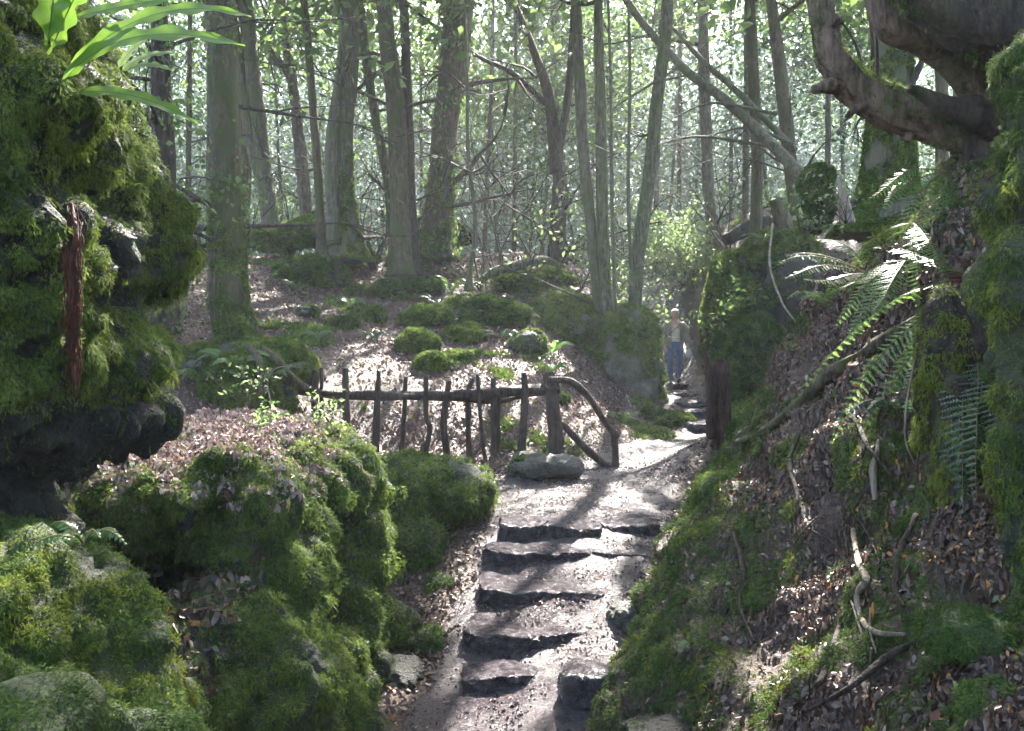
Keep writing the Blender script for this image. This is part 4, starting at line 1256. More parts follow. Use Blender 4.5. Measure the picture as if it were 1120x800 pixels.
# ------------------------------------------------------------------ bare and leafy shrubs among the trunks
def shrub(label, px, py, Y, h, n, lean=.35, mat=TWIG, leaf=None, nleaf=0, lsize=.09, seed=0, name='bare_shrub', r=.028, depth=3, spread=.5):
    q = np.random.default_rng(seed)
    b = P(px, py, Y)
    b[2] = H([b[0]], [b[1]])[0] - .05
    t = thing(name, b, label, 'shrub')
    tips = []
    for k in range(n):
        g = Geo()
        a = q.uniform(0, 6.28)
        tips += twigs(g, b + np.array([q.normal() * .1, q.normal() * .1, 0]), (math.cos(a) * lean, math.sin(a) * lean, 1), h * q.uniform(.6, 1), r * q.uniform(.6, 1), depth, seed * 17 + k, wander=spread, nkids=3)
        g.build('stem', mat, t)
    if leaf:
        g = Geo()
        leaf_cloud(g, tips, .16, max(1, nleaf // len(tips)), lsize, gaps=False)
        g.build('foliage', leaf, t, smooth=False)
    return t


shrub('bare many stemmed shrub in front of the forking tree', 545, 275, 19.5, 4.6, 5, seed=1)
shrub('bare arching shrub right of the ivy clad trunk', 530, 282, 18.8, 3.6, 4, seed=2, lean=.5)
shrub('bare shrub with fine grey twigs left of the green stems', 600, 275, 20, 4.0, 5, seed=3)
shrub('brown twiggy shrub with sparse pale leaves under the forking tree', 618, 300, 18.5, 2.2, 6, seed=4, leaf=LEAF_PALE, nleaf=500, lsize=.11, lean=.7)
shrub('pale leaved bush lit by the sun over the passage', 730, 280, 26, 1.6, 6, seed=5, leaf=LEAF_PALE, nleaf=1500, lsize=.14, lean=.9, name='leafy_bush')
shrub('big pale leaved bush shining above the cleft, over the person', 748, 268, 24.5, 1.7, 8, seed=21, leaf=LEAF_PALE, nleaf=2400, lsize=.12, lean=1.0, name='leafy_bush')
shrub('pale leaved bush right of the tall green stem', 700, 262, 22, 2.2, 5, seed=6, leaf=LEAF_PALE, nleaf=600, lsize=.12, lean=.7, name='leafy_bush')
shrub('green bush beside the leaning trunk at the far right', 840, 275, 18, 1.4, 5, seed=7, leaf=LEAF, nleaf=700, lsize=.12, lean=.9, name='leafy_bush')
shrub('bare shrub of thin stems between the passage tree and the leaning pair', 805, 262, 22, 5, 5, seed=8)
shrub('bare shrub beside the twin trunk at the crest', 405, 285, 19, 4.4, 4, seed=9)
shrub('bare crooked shrub at the left of the crest', 315, 262, 21, 4.8, 4, seed=11)
shrub('tangle of bare stems behind the tall boulder', 655, 335, 19.2, 1.8, 5, seed=12, lean=.5)
shrub('young shrub with pale leaves behind the tall boulder', 690, 320, 19, 2.0, 5, seed=13, leaf=LEAF_PALE, nleaf=350, lsize=.1, lean=.5, name='leafy_bush')
shrub('dim leafy bush behind the overhanging cliff', 150, 330, 12, 3.0, 6, seed=14, leaf=LEAF, nleaf=1500, lsize=.09, lean=.6, name='leafy_bush')

# ------------------------------------------------------------------ the far wood, one mass nobody could count
g = Geo(); g2 = Geo()
n = 1150
X = rng.uniform(-46, 46, n); Y = rng.uniform(28, 70, n)
keep = np.abs(X) < Y * .72
X, Y = X[keep], Y[keep]
Zg = H(X, Y)
cz = Zg + 11 * rng.random(len(X)) ** 1.4 + .5
ctr = np.stack([X, Y, cz], 1)
leaf_cloud(g, ctr[::2], 1.3, 420, .19, gaps=False)
leaf_cloud(g2, ctr[1::2], 1.3, 420, .19, gaps=False)
g3 = Geo()
n = 1100
Y = 40 + 36 * rng.random(n); X = (rng.random(n) - .5) * 1.5 * Y
leaf_cloud(g3, np.stack([X, Y, H(X, Y) + 19 * rng.random(n) ** 1.15], 1), 1.7, 480, .255, gaps=False)
tag(g3.build('far_foliage', MIST_TINT_LEAF, None, smooth=False), kind='stuff')
tag(g.build('far_foliage', MIST_TINT_LEAF, None, smooth=False), kind='stuff')
tag(g2.build('far_foliage', LEAF, None, smooth=False), kind='stuff')
# ------------------------------------------------------------------ ferns
def bez(a, b, c, n):
    t = np.linspace(0, 1, n)[:, None]
    return (1 - t) ** 2 * a + 2 * t * (1 - t) * b + t * t * c


def feather(a, b, c, width, n=26, up=(0, -.5, 1.0), bip=False, stalk=.12, g=None, mat=0, smat=1, q=None, rw=.004):
    """a pinnate fern frond: midrib with leaflets in pairs"""
    g = g or Geo()
    q = q or rng
    C = bez(a, b, c, n + 1)
    C = C + np.linalg.norm(c - a) * .03 * np.sin(np.linspace(0, 1, n + 1)[:, None] * 5 + q.uniform(0, 6)) * np.linspace(0, 1, n + 1)[:, None] * q.normal(size=3)
    L = np.linalg.norm(np.diff(C, axis=0), axis=1).sum()
    v, f = tube(C[::2] if len(C) > 8 else C, [rw, rw * .8, rw * .3], 5, 20)
    g.add(v, f, smat)
    T = unit(np.gradient(C, axis=0))
    for i in range(max(1, int(n * stalk)), n + 1):
        t = i / n
        w = width * (math.sin(math.pi * min(1, max(.02, (t - stalk * .6) / (1 - stalk * .6))) ** .75 * .985) ** .8) * (1 if t < .97 else .7) + .004
        side0 = unit(np.cross(T[i], np.array(up)))
        nn = np.cross(side0, T[i])
        for s in (-1, 1):
            d = unit(s * side0 + .38 * T[i] - (.18 + .22 * t) * nn + .10 * q.normal(size=3))
            ww = w * q.uniform(.88, 1.1)
            hw = L / n * .42
            if bip:
                m = 7
                for k in range(m):
                    u = k / m
                    p0 = C[i] + d * ww * u
                    for s2 in (-1, 1):
                        e = unit(s2 * T[i] + .55 * d)
                        l2 = hw * 1.25 * (1 - u * .75)
                        g.add([p0, p0 + e * l2 + d * .3 * hw - nn * .1 * l2, p0 + d * ww / m * 1.05], np.array([(0, 1, 2)]), mat)
            else:
                g.add([C[i] - T[i] * hw * .6, C[i] + d * ww * .55 - T[i] * hw + nn * .05 * ww, C[i] + d * ww - nn * .12 * ww, C[i] + d * ww * .5 + T[i] * hw, C[i] + T[i] * hw * .7],
                      np.array([(0, 1, 2, 3, 4)]) if s > 0 else np.array([(4, 3, 2, 1, 0)]), mat)
    return g


def fern(label, root, fronds, width, mat=FERN, n=26, bip=False, group=None, name='fern', smat=STRAW, rw=.004):
    t = thing(name, root, label, 'fern', group)
    for k, (b, c) in enumerate(fronds):
        w = width[k] if isinstance(width, (list, tuple)) else width
        m2 = mat[k] if isinstance(mat, (list, tuple)) else mat
        feather(np.array(root), b, c, w, n, bip=bip, rw=rw).build('frond', [m2, smat], t, smooth=False)
    return t


root = off_bank(1062, 312, .12)
shield = fern('large shield fern with rusty crown, fronds sweeping left down the right bank', root,
     [(off_bank(965, 305, .6), off_bank(872, 428, .3)), (off_bank(1000, 335, .4), off_bank(905, 482, .15)), (off_bank(1010, 350, .4), off_bank(945, 470, .15)), (off_bank(960, 262, .4), off_bank(890, 345, .3)),
      (off_bank(1010, 270, .3), off_bank(960, 275, .3)), (off_bank(1045, 400, .3), off_bank(1052, 560, .2)), (off_bank(1020, 345, .3), off_bank(985, 440, .15))],
     [.10, .095, .085, .10, .08, .10, .06], [FERN, FERN, FERN, FERN, FERN, FERN_DARK, FERN_DARK], 36, True)
g = Geo()
for k in range(70):
    d = unit(np.array([rng.normal() * .8 - .5, rng.normal() * .5 - .3, rng.normal() * .6 - .1]))
    v, f = tube([root + rng.normal(size=3) * .02, root + d * .10, root + d * rng.uniform(.15, .28) + np.array([0, 0, -.04])], [.003, .0025, .001], 4, 6)
    g.add(v, f)
g.build('stubble', RUST, shield)

root = P(948, 300, 5.6)
fern('pale sunlit fern with white edged fronds reaching left over the hollow', root,
     [(P(905, 272, 5.5), P(852, 290, 5.5)), (P(900, 282, 5.4), P(855, 301, 5.35)), (P(900, 268, 5.6), P(858, 281, 5.7)), (P(925, 300, 5.3), P(880, 306, 5.2)), (P(960, 262, 5.5), P(1018, 268, 5.3)), (P(935, 260, 5.7), P(895, 262, 5.9))],
     .06, LEAF_PALE, 26, True)
root = P(1040, 190, 5.1)
fern('bright green fern hanging below the yew on the crest', root,
     [(P(1000, 180, 5.0), P(968, 232, 4.9)), (P(1015, 185, 4.9), P(985, 258, 4.8)), (P(1030, 200, 4.8), P(1005, 268, 4.75)), (P(990, 175, 5.1), P(945, 215, 5.1)), (P(1045, 205, 4.8), P(1030, 275, 4.7))], .085, FERN, 26, True)
root = P(990, 285, 5.0)
fern('yellow green fern under the pale fern on the bank', root,
     [(P(955, 300, 4.9), P(915, 350, 5.0)), (P(965, 305, 4.8), P(928, 372, 4.8)), (P(975, 310, 4.75), P(955, 340, 4.7)), (P(960, 285, 5.0), P(925, 318, 5.2))], .085, FERN, 26, True)

# strap leaved ferns
def strap(a, b, c, width, wav=.12, n=30, twist=0.0, seed=0):
    q = np.random.default_rng(seed)
    C = bez(a, b, c, n)
    T = unit(np.gradient(C, axis=0))
    side = unit(np.cross(T, np.array([0.15, -.75, .65])))
    nn = np.cross(side, T)
    t = np.linspace(0, 1, n)
    w = width * np.clip(np.minimum((t - .06) * 9, (1.0 - t) * 3.2) ** .7, .05, 1) if False else width * np.clip(np.minimum(np.clip((t - .05) * 7, 0.04, 1), np.clip((1.02 - t) * 2.6, 0, 1) ** .7), .03, 1)
    V = []
    ph = q.uniform(0, 6)
    for k, u in enumerate((-1, -.5, -.06, .06, .5, 1)):
        wave = wav * width * np.sin(t * 34 + ph + (k > 2) * 2) * abs(u) ** 2
        edge_ = (1 + .16 * np.sin(t * 27 + ph * 2 + (k > 2)) * (abs(u) == 1))
        V.append(C + side * (u * w * edge_)[:, None] + nn * (wave - .10 * width * (1 - abs(u)))[:, None])
    V = np.stack(V, 1).reshape(-1, 3)
    i = np.arange(n - 1)[:, None] * 6; j = np.arange(5)[None]
    fa = np.stack([i + j, i + j + 1, i + j + 7, i + j + 6], 2).reshape(-1, 4)
    mt = np.tile((np.arange(5) == 2).astype(int), n - 1)
    return V, fa, mt


t = thing('strap_fern', P(58, 95, 2.5), 'glossy bright green strap leaved fern arching from the top of the overhang', 'fern')
for k, (a, b, c, w) in enumerate([((60, 100, 2.5), (120, 5, 2.42), (268, 50, 2.5), .040), ((62, 92, 2.5), (150, -20, 2.5), (275, 18, 2.6), .034), ((52, 60, 2.5), (75, 0, 2.45), (110, -60, 2.4), .055), ((50, 50, 2.5), (60, -10, 2.45), (62, -70, 2.4), .05),
                                  ((62, 105, 2.55), (140, 85, 2.5), (216, 136, 2.55), .026), ((75, 20, 2.6), (150, 0, 2.6), (210, -5, 2.7), .032)]):
    v, f, mt = strap(P(*a), P(*b), P(*c), w, seed=k)
    Geo().add(v, f, mt).build('frond', [HARTS, HARTS_VEIN], t)
t = thing('strap_fern', P(128, 80, 3.4), 'small pale strap leaved fern behind the big glossy one', 'fern')
for k, (a, b, c, w) in enumerate([((128, 84, 3.4), (150, 55, 3.35), (192, 58, 3.4), .022), ((130, 80, 3.4), (160, 62, 3.4), (190, 78, 3.4), .018), ((128, 78, 3.4), (140, 50, 3.4), (170, 38, 3.4), .02)]):
    v, f, mt = strap(P(*a), P(*b), P(*c), w, seed=20 + k)
    Geo().add(v, f, mt).build('frond', [LEAF_PALE, HARTS_VEIN], t)


def little_fern(label, px, py, Y, n, L, width, mat=FERN, strapy=False, group=None, seed=0, spread=1.0, place=None):
    q = np.random.default_rng(seed)
    b = ground_point(px, py, Y - 3, Y + 5) if place is None else place
    if abs(b[1] - Y) > 2.8: b = P(px, py, Y)
    t = thing('strap_fern' if strapy else 'small_fern', b, label, 'fern', group)
    for k in range(n):
        a = 6.28 * k / n + q.uniform(-.3, .3)
        l = L * q.uniform(.7, 1.1)
        d = np.array([math.cos(a) * spread, math.sin(a) * spread * .8 - .25, 0])
        m_, c = b + d * l * .45 + [0, 0, l * .62], b + d * l + [0, 0, l * q.uniform(.05, .5)]
        if strapy:
            v, f, mt = strap(b, m_, c, width, n=14, seed=seed + k)
            Geo().add(v, f, mt).build('frond', [mat, HARTS_VEIN], t)
        else:
            feather(b, m_, c, width, 14, q=q).build('frond', [mat, STRAW], t, smooth=False)
    return t


little_fern('fern clump on the slope above the wide moss boulder', 492, 322, 17.2, 11, .75, .07, FERN, seed=1)
little_fern('strap fern clump at the left of the broad boulder', 603, 388, 17, 9, .5, .04, FERN, True, seed=2)
little_fern('strap fern tuft right of the low moss cushion', 530, 352, 17, 8, .4, .04, FERN, True, seed=3)
little_fern('strap fern tuft lower right among the moss rocks', 603, 408, 15.2, 8, .34, .035, FERN, True, seed=4)
little_fern('green fern at the foot of the rooted mound', 205, 412, 9.6, 10, .55, .055, FERN_DARK, seed=5)
little_fern('strap fern hanging on the face of the rooted mound', 262, 402, 9.3, 8, .4, .04, FERN, True, seed=6, place=P(258, 404, 9.32))
little_fern('small fern on the right side of the rooted mound', 300, 425, 9.4, 8, .45, .05, LEAF_PALE, seed=7, place=P(296, 418, 9.45))
little_fern('small fern below the rooted mound by the cliff', 222, 425, 9.3, 8, .5, .05, FERN, seed=8)
little_fern('fern tuft on top of the rock above the shadowed hollow', 845, 272, 18, 9, .7, .06, FERN, seed=9, place=P(842, 270, 18.2))
little_fern('yellow green leafy tuft in the middle of the slope', 385, 335, 15.8, 9, .34, .05, LEAF_PALE, True, seed=10)
little_fern('fallen yellow green spray low on the slope', 348, 371, 14, 6, .3, .035, LEAF_PALE, True, seed=11)
little_fern('silvery fern spray on the dark shelf below the overhang', 95, 600, 2.6, 7, .13, .022, FERN, seed=12, place=P(92, 598, 2.38))
little_fern('dark fern low in the middle of the right bank', 985, 450, 4.4, 7, .3, .04, FERN_DARK, seed=13, place=on_bank(985, 455))
little_fern('small fern on the crest of the right bank by the hollow', 905, 335, 6.6, 8, .36, .045, FERN, seed=14, place=on_bank(905, 338))


for k, (px, py, Y) in enumerate([(455, 330, 17), (478, 335, 17), (520, 338, 17), (560, 330, 17.5), (575, 352, 16.5), (548, 372, 15.5), (585, 398, 15), (622, 425, 14.5), (530, 300, 18.5), (505, 305, 18.5), (430, 322, 17.5), (410, 372, 14.5), (325, 318, 16.5), (350, 300, 17.5), (680, 462, 13.8)]):
    little_fern('low green fern tuft among the moss stones of the leafy slope', px, py, Y, 8, .42, .05, [FERN, FERN_DARK][k % 2], seed=60 + k, group='fern tufts on the leafy slope')


def seedling(label, px, py, Y, h, n, seed, mat=LEAF_PALE, ls=.042):
    q = np.random.default_rng(seed)
    b = P(px, py, Y)
    t = thing('leafy_sapling', b, label, 'sapling')
    g = Geo(); tips = []
    for k in range(n):
        tips += twigs(g, b, (q.normal() * .5, q.normal() * .4 - .1, 1), h * q.uniform(.6, 1), .006, 1, seed * 5 + k, nkids=3)
    g.build('stem', TWIG, t)
    g = Geo()
    leaf_cloud(g, tips, .04, 4, ls, gaps=False)
    g.build('foliage', mat, t, smooth=False)


seedling('bright leaved seedling on the moss, left end of the railing', 362, 470, 6.6, .28, 6, 1)
seedling('bright leaved seedlings on top of the ledge', 300, 480, 6.2, .22, 7, 2)
seedling('pale leaved seedling behind the sunny ledge', 275, 448, 7.2, .3, 5, 3)
seedling('small seedling between ledge and pillar', 330, 490, 6.3, .2, 5, 4)
seedling('pale seedling at the crest of the right bank beside the knoll', 925, 245, 7.6, .4, 6, 5)
seedling('seedling with white lit leaves below the leaning trunk', 880, 262, 9.6, .5, 6, 6, LEAF_PALE, .08)

# ------------------------------------------------------------------ roots, sticks and other single pieces
t = thing('hanging_root_tuft', P(80, 240, 2.75), 'wet rust red tuft of rootlets hanging down the overhanging cliff', 'roots')
g = Geo()
YR = [(y, on_cliff(80, y) - .035) for y in range(220, 440, 15)]
ry = np.array([q[0] for q in YR]); rY = np.array([min(YR[max(0, k - 1)][1], YR[k][1], YR[min(len(YR) - 1, k + 1)][1]) for k in range(len(YR))])
rY = np.convolve(np.pad(rY, 2, mode='edge'), np.ones(5) / 5, 'valid')
def rp(x, y): return (x, y, float(np.interp(y, ry, rY)) + rng.normal() * .008)
for k in range(260):
    x = rng.normal() * (3.5 + 3 * math.sin(k * 1.7))
    y0 = rng.uniform(222, 370); y1 = min(436, y0 + rng.uniform(25, 90))
    xx = 80 + x * (1 - (y0 - 222) / 300)
    v, f = tube(PS([rp(xx, y0), rp(xx + rng.normal() * 4, (y0 + y1) / 2), rp(81 + x * .35 + rng.normal() * 2, y1)]), [.0016, .0026, .0006], 5, 9, .3)
    g.add(v, f)
g.build('rootlets', ROOTMAT, t)
v, f = tube(PS([rp(78, 222), rp(83, 260), rp(78, 300), rp(84, 345), rp(79, 390), rp(82, 434)]), [.005, .009, .007, .009, .005, .002], 14, 80, .7, (.012, .04), seed=5)
Geo().add(v, f).build('core_root', ROOTMAT, t)

def stick(name, label, pts, rad, mat, cat='root', sides=10, bump=.25, n=None, seed=0):
    pp = []
    for q in pts:
        pp.append(np.array(q) if len(q) == 3 and isinstance(q, np.ndarray) else (on_bank(*q) * (1 - .012) if len(q) == 2 else P(*q)))
    v, f = tube(pp, rad, sides, n or len(pp) * 10, bump, (.02, .1), seed=seed)
    return tag(Geo().add(v, f).build(name, mat), label, cat)

stick('pale_root', 'pale looping root exposed on the right bank', [(930, 578), (940, 610), (946, 632), (935, 650), (938, 672), (955, 688), (985, 692)], [.012, .016, .014, .013, .011, .006], DEADWOOD, n=60)
stick('dark_root', 'thick dark root running down the right bank', [(925, 630), (920, 665), (912, 700), (895, 740), (888, 750)], [.012, .018, .016, .012, .007], BARK_DARK, n=50, seed=3)
stick('broken_branch', 'broken mossy branch lying along the crest of the right bank', [(1010, 345), (960, 378), (905, 412), (880, 430), (835, 470), (790, 488)], [.03, .05, .045, .04, .035, .025], BARK_BROWN, 'branch', 12, n=70, seed=4)
stick('dead_stick', 'short pale dead stick standing on the bank beside the moss', [(848, 572, 5.3), (849, 555, 5.35), (851, 532, 5.45)], [.045, .038, .03], DEADWOOD, 'stick', 12, n=20, seed=5)
stick('dead_stick', 'grey stick propped on the bank below the shield fern', [(953, 545), (952, 520), (956, 495), (960, 480)], [.012, .02, .014, .008], DEADWOOD, 'stick', seed=6)
stick('thin_root', 'thin curling rootlet hanging by the ochre root stock', [(1000, 395, 3.9), (992, 440, 3.9), (990, 480, 3.88), (1000, 508, 3.88)], [.004, .005, .004, .002], DEADWOOD, n=30, seed=7)
stick('fallen_branch', 'thin pale twig arching over the hollow to the right bank', [(845, 245, 9.5), (842, 290, 9.0), (855, 330, 8.6), (870, 352, 8.3)], [.012, .012, .010, .006], DEADWOOD, 'twig', n=40, seed=8)
for k in range(9):
    a = rng.uniform(840, 1010); b = rng.uniform(400, 720)
    e = rng.uniform(-40, 40); h = rng.uniform(15, 60)
    stick('fallen_twig', 'thin brown twig lying on the leafy right bank', [(a, b), (a + e * .5, b + h * .5), (a + e, b + h)], [.004, .006, .003], TWIG, 'twig', 6, .2, 14, 40 + k)['group'] = 'twigs on the right bank'
for k, (pp, lab) in enumerate([([(870, 470), (862, 505), (872, 540), (860, 580)], 'dark root snaking down the upper bank, left of the dead sticks'), ([(1000, 560), (985, 600), (975, 640), (985, 665)], 'dark root right of the pale looping root'),
                               ([(800, 580), (812, 620), (806, 660), (820, 700)], 'thin dark root over the mossy part of the bank'), ([(905, 440), (935, 455), (950, 490), (975, 520)], 'crooked root under the shield fern fronds'),
                               ([(1000, 700), (960, 720), (930, 745), (880, 775)], 'low dark root near the bottom of the right bank')]):
    stick('dark_root', lab, pp, [.012, .015, .011, .005], BARK_DARK, n=44, seed=30 + k)
root = off_bank(1072, 365, .1)
fern('dark fern hanging straight down in the shadow beside the ochre root stock', root,
     [(off_bank(1070, 430, .3), off_bank(1072, 545, .22)), (off_bank(1040, 420, .3), off_bank(1028, 520, .2)), (off_bank(1085, 420, .25), off_bank(1095, 520, .2))], .07, FERN_DARK, 30, True)
root = off_bank(1000, 245, .1)
fern('mid green fern overhanging the crest between the pale fern and the yew', root,
     [(off_bank(970, 225, .35), off_bank(930, 280, .3)), (off_bank(985, 250, .35), off_bank(955, 320, .25)), (off_bank(1005, 260, .3), off_bank(1000, 335, .2)), (off_bank(1015, 250, .3), off_bank(1035, 315, .2))], .08, FERN, 28, True)
stick('fallen_log', 'dark log lying across the crest beyond the far passage', [(795, 262, 20), (825, 248, 20.5), (865, 250, 21), (900, 262, 21)], [.14, .2, .2, .15], BARK_DARK, 'log', 14, n=50, seed=9)
stick('fallen_branch', 'bare arched branch in front of the dark log', [(808, 300, 19.3), (812, 270, 19.3), (835, 256, 19.4), (868, 252, 19.6)], [.05, .05, .04, .03], BARK_DARK, 'branch', n=40, seed=10)
stick('broken_stump', 'broken leaning stump at the foot of the leaning trunk', [(868, 285, 18.2), (858, 250, 18.2), (850, 218, 18.2)], [.21, .18, .16], BARK_BROWN, 'stump', 16, n=24, seed=11)
stick('dead_stake', 'pale stake leaning by the moss lumps above the bank', [(928, 245, 8.6), (922, 215, 8.6), (920, 192, 8.6)], [.07, .055, .02], DEADWOOD, 'stake', 10, n=20, seed=12)
stick('surface_root', 'knotted surface root running right from the rooted trunk', [(280, 385, 9.5), (300, 398, 9.6), (318, 415, 9.7), (336, 425, 9.8)], [.10, .09, .07, .04], BARK_BROWN, 'root', 14, n=40, seed=13)
stick('surface_root', 'thin surface root dropping down the face of the rooted mound', [(268, 378, 9.5), (282, 392, 9.3), (286, 410, 9.22), (284, 432, 9.2)], [.05, .05, .045, .03], BARK_BROWN, 'root', 14, n=40, seed=14)
stick('mossy_root', 'green mossy root arching along the bank under the bare shrubs', [(520, 310, 18.3), (545, 296, 18.2), (570, 290, 18.2), (595, 285, 18.4), (615, 292, 18.6)], [.08, .1, .09, .08, .05], BARK_GREEN, 'root', 12, n=50, seed=15)
stick('fallen_branch', 'thin arched twig beside the rooted mound', [(296, 440, 9.2), (293, 415, 9.2), (305, 402, 9.2), (330, 402, 9.25)], [.008, .008, .007, .004], DEADWOOD, 'twig', 7, n=30, seed=16)
# single bright leaves that catch the eye
for k, (px, py, s, m_, lab) in enumerate([(745, 704, .05, LEAF_PALE, 'pale yellow leaf stuck to the moss bulge at the foot of the right bank'), (1042, 748, .04, LEAF_PALE, 'white leaf low on the right bank'), (1087, 650, .03, LEAF_PALE, 'small pale leaf on the right moss cushion'),
                                         (868, 513, .06, RUST, 'orange leaf below the broken mossy branch'), (1022, 780, .05, RUST, 'orange leaf at the bottom of the right bank')]):
    b = on_bank(px, py)
    b = b - unit(b) * (.30 if px == 745 else .1)
    g = litter(np.array([b]), np.array([unit(np.array([-.4, -.8, .5]))]), s, '', None, tilt=.1)
    tag(g.build('fallen_leaf', m_), lab, 'leaf')
for k, (px, py, lab) in enumerate([(179, 662, 'white leaf upper left on the shaded shelf of the ledge'), (188, 707, 'white leaf in the middle of the shaded shelf'), (236, 711, 'pale leaf right of the other two on the shelf')]):
    b = P(px, py, 3.55)
    g = litter(np.array([b]), np.array([unit(np.array([.2, -.8, .6]))]), .035, '', None, tilt=.1)
    tag(g.build('pale_leaf', LEAF_PALE), lab, 'leaf')

# ------------------------------------------------------------------ the person coming down the steps
def plain(name, col, rough=.8, bump=0, scale=60):
    m, nt, out = new_mat(name)
    g = geo_pos(nt)
    n1 = noise_tex(nt, g.outputs['Position'], scale, 4, .6)
    n2 = noise_tex(nt, g.outputs['Position'], 7, 3, .6)
    c = mixc(nt, ramp(nt, n2, [(.3, (0, 0, 0)), (.7, (1, 1, 1))]), tuple(x * .78 for x in col), tuple(min(1, x * 1.15) for x in col))
    surf(nt, out, c, rough, bumpn(nt, n1, .4, .01), .3)
    return m
SKIN = plain('skin', (.50, .30, .22), .55)
HAIRM = plain('white_hair', (.75, .73, .70), .7)
JACKET = plain('olive_brown_jacket_cloth', (.25, .23, .18), .8)
SHIRT = plain('cream_shirt_cloth', (.55, .48, .38), .85)
JEANS = plain('blue_denim', (.10, .17, .33), .85)
SHOE = plain('dark_shoe_leather', (.04, .035, .035), .6)
BAGM = plain('pale_cloth_bag', (.55, .55, .55), .8)

fx, fy, fz = P(738, 0, 19.95)[0], 19.95, -.445
O = np.array([fx, fy, fz])
def J(x, y, z): return O + np.array([x * 1.12, y, z])
def loft(rings, sides=16, a0=0.0, a1=2 * math.pi, closed=True):
    """rings: centre, rx, ry"""
    n = sides
    a = np.linspace(a0, a1, n, endpoint=not closed)
    V = np.concatenate([np.array(c)[None] + np.stack([np.cos(a) * rx, np.sin(a) * ry, 0 * a], 1) for c, rx, ry in rings])
    m_ = len(rings)
    i = np.arange(m_ - 1)[:, None] * n
    j = np.arange(n if closed else n - 1)[None]
    k = (j + 1) % n
    return V, [np.stack([i + j, i + k, i + n + k, i + n + j], 2).reshape(-1, 4)]

def skin_body(name, verts, edges, radii, mat, parent, root=0, sub=2):
    me = bpy.data.meshes.new(name)
    me.from_pydata([tuple(v) for v in verts], edges, [])
    ob = bpy.data.objects.new('tmp_body', me)
    COL.objects.link(ob)
    md = ob.modifiers.new('s', 'SKIN'); md.use_smooth_shade = True
    sd = ob.modifiers.new('u', 'SUBSURF'); sd.levels = sub
    lay = me.skin_vertices[0] if me.skin_vertices else None
    if lay is None:
        bm = bmesh.new(); bm.from_mesh(me); bm.verts.layers.skin.verify(); bm.to_mesh(me); bm.free()
        lay = me.skin_vertices[0]
    for k, r in enumerate(radii):
        lay.data[k].radius = (r, r) if np.isscalar(r) else r
        lay.data[k].use_root = k == root
    dg = bpy.context.evaluated_depsgraph_get(); dg.update()
    out_me = bpy.data.meshes.new_from_object(ob.evaluated_get(dg))
    bpy.data.objects.remove(ob)
    V = np.array([q.co[:] for q in out_me.vertices]); fs = {}
    for pl in out_me.polygons:
        fs.setdefault(len(pl.vertices), []).append(tuple(pl.vertices))
    bpy.data.meshes.remove(out_me)
    return Geo().add(V, [np.array(x) for x in fs.values()]).build(name, mat, parent)

t = thing('person', O, 'white haired person in an olive jacket and blue jeans walking down the far steps', 'person')
verts = [J(0, 0, .93), J(0, .01, 1.10), J(0, .01, 1.30), J(0, .02, 1.42), J(0, 0, 1.50), J(0, -.035, 1.56), J(0, -.05, 1.64), J(0, -.04, 1.71),
         J(-.19, .02, 1.38), J(-.225, .03, 1.13), J(-.215, -.05, .90), J(-.215, -.08, .83), J(.19, .02, 1.38), J(.23, .03, 1.14), J(.245, -.12, .95), J(.25, -.16, .89),
         J(-.10, 0, .88), J(-.125, -.14, .50), J(-.10, -.10, .09), J(-.10, -.22, .035), J(.10, 0, .88), J(.10, -.02, .52), J(.085, .10, .16), J(.085, -.02, .07)]
edges = [(0, 1), (1, 2), (2, 3), (3, 4), (4, 5), (5, 6), (6, 7), (3, 8), (8, 9), (9, 10), (10, 11), (3, 12), (12, 13), (13, 14), (14, 15), (0, 16), (16, 17), (17, 18), (18, 19), (0, 20), (20, 21), (21, 22), (22, 23)]
radii = [.14, .13, .14, .08, .05, .07, .085, .06, .06, .045, .035, .035, .06, .045, .035, .035, .085, .06, .042, .04, .085, .06, .042, .04]
# fingers of each hand
for h, base in ((11, J(-.215, -.09, .80)), (15, J(.25, -.18, .86))):
    for k, dx in enumerate((-.03, -.01, .01, .03)):
        n0 = len(verts)
        L_ = (.06, .075, .07, .055)[k]
        verts += [base + [dx * .6, -.02 + abs(dx) * .1, -.03], base + [dx * .7, -.03, -.03 - L_ * .6], base + [dx * .7, -.015, -.03 - L_]]
        radii += [.010, .009, .007]
        edges += [(h, n0), (n0, n0 + 1), (n0 + 1, n0 + 2)]
    n0 = len(verts)
    s_ = 1 if h == 11 else -1
    verts += [base + [s_ * .035, -.02, .0], base + [s_ * .045, -.03, -.035]]
    radii += [.011, .008]
    edges += [(h, n0), (n0, n0 + 1)]
body = skin_body('body', verts, edges, radii, SKIN, t)
# face
v, f = ico(3)
hc = J(0, -.05, 1.635)
g = Geo()
g.add(np.array([hc + [-.014, -.085, -.012], hc + [.014, -.085, -.012], hc + [0, -.115, -.012], hc + [0, -.082, .03], hc + [0, -.08, -.025]]), np.array([(0, 2, 3), (2, 1, 3), (0, 4, 2), (4, 1, 2)]))
g.build('nose', SKIN, t)
for s in (-1, 1):
    Geo().add(v * [.012, .006, .007] + hc + [s * .032, -.082, .022], f).build('eye', SHOE, t)
    Geo().add(v * [.012, .022, .032] + hc + [s * .088, .01, -.005], f).build('ear', SKIN, t)
Geo().add(v * [.024, .006, .006] + hc + [0, -.080, -.048], f).build('mouth', plain('lips', (.33, .14, .12), .5), t)
vv = v * [.102, .112, .112] + hc + [0, .008, .026]
keep = (v[:, 2] > .42) | ((v[:, 1] > -.25) & (v[:, 2] > -.65))
vv = vv + (unit(v) * .008 * fbm(v, .3, 2, 5)[:, None])
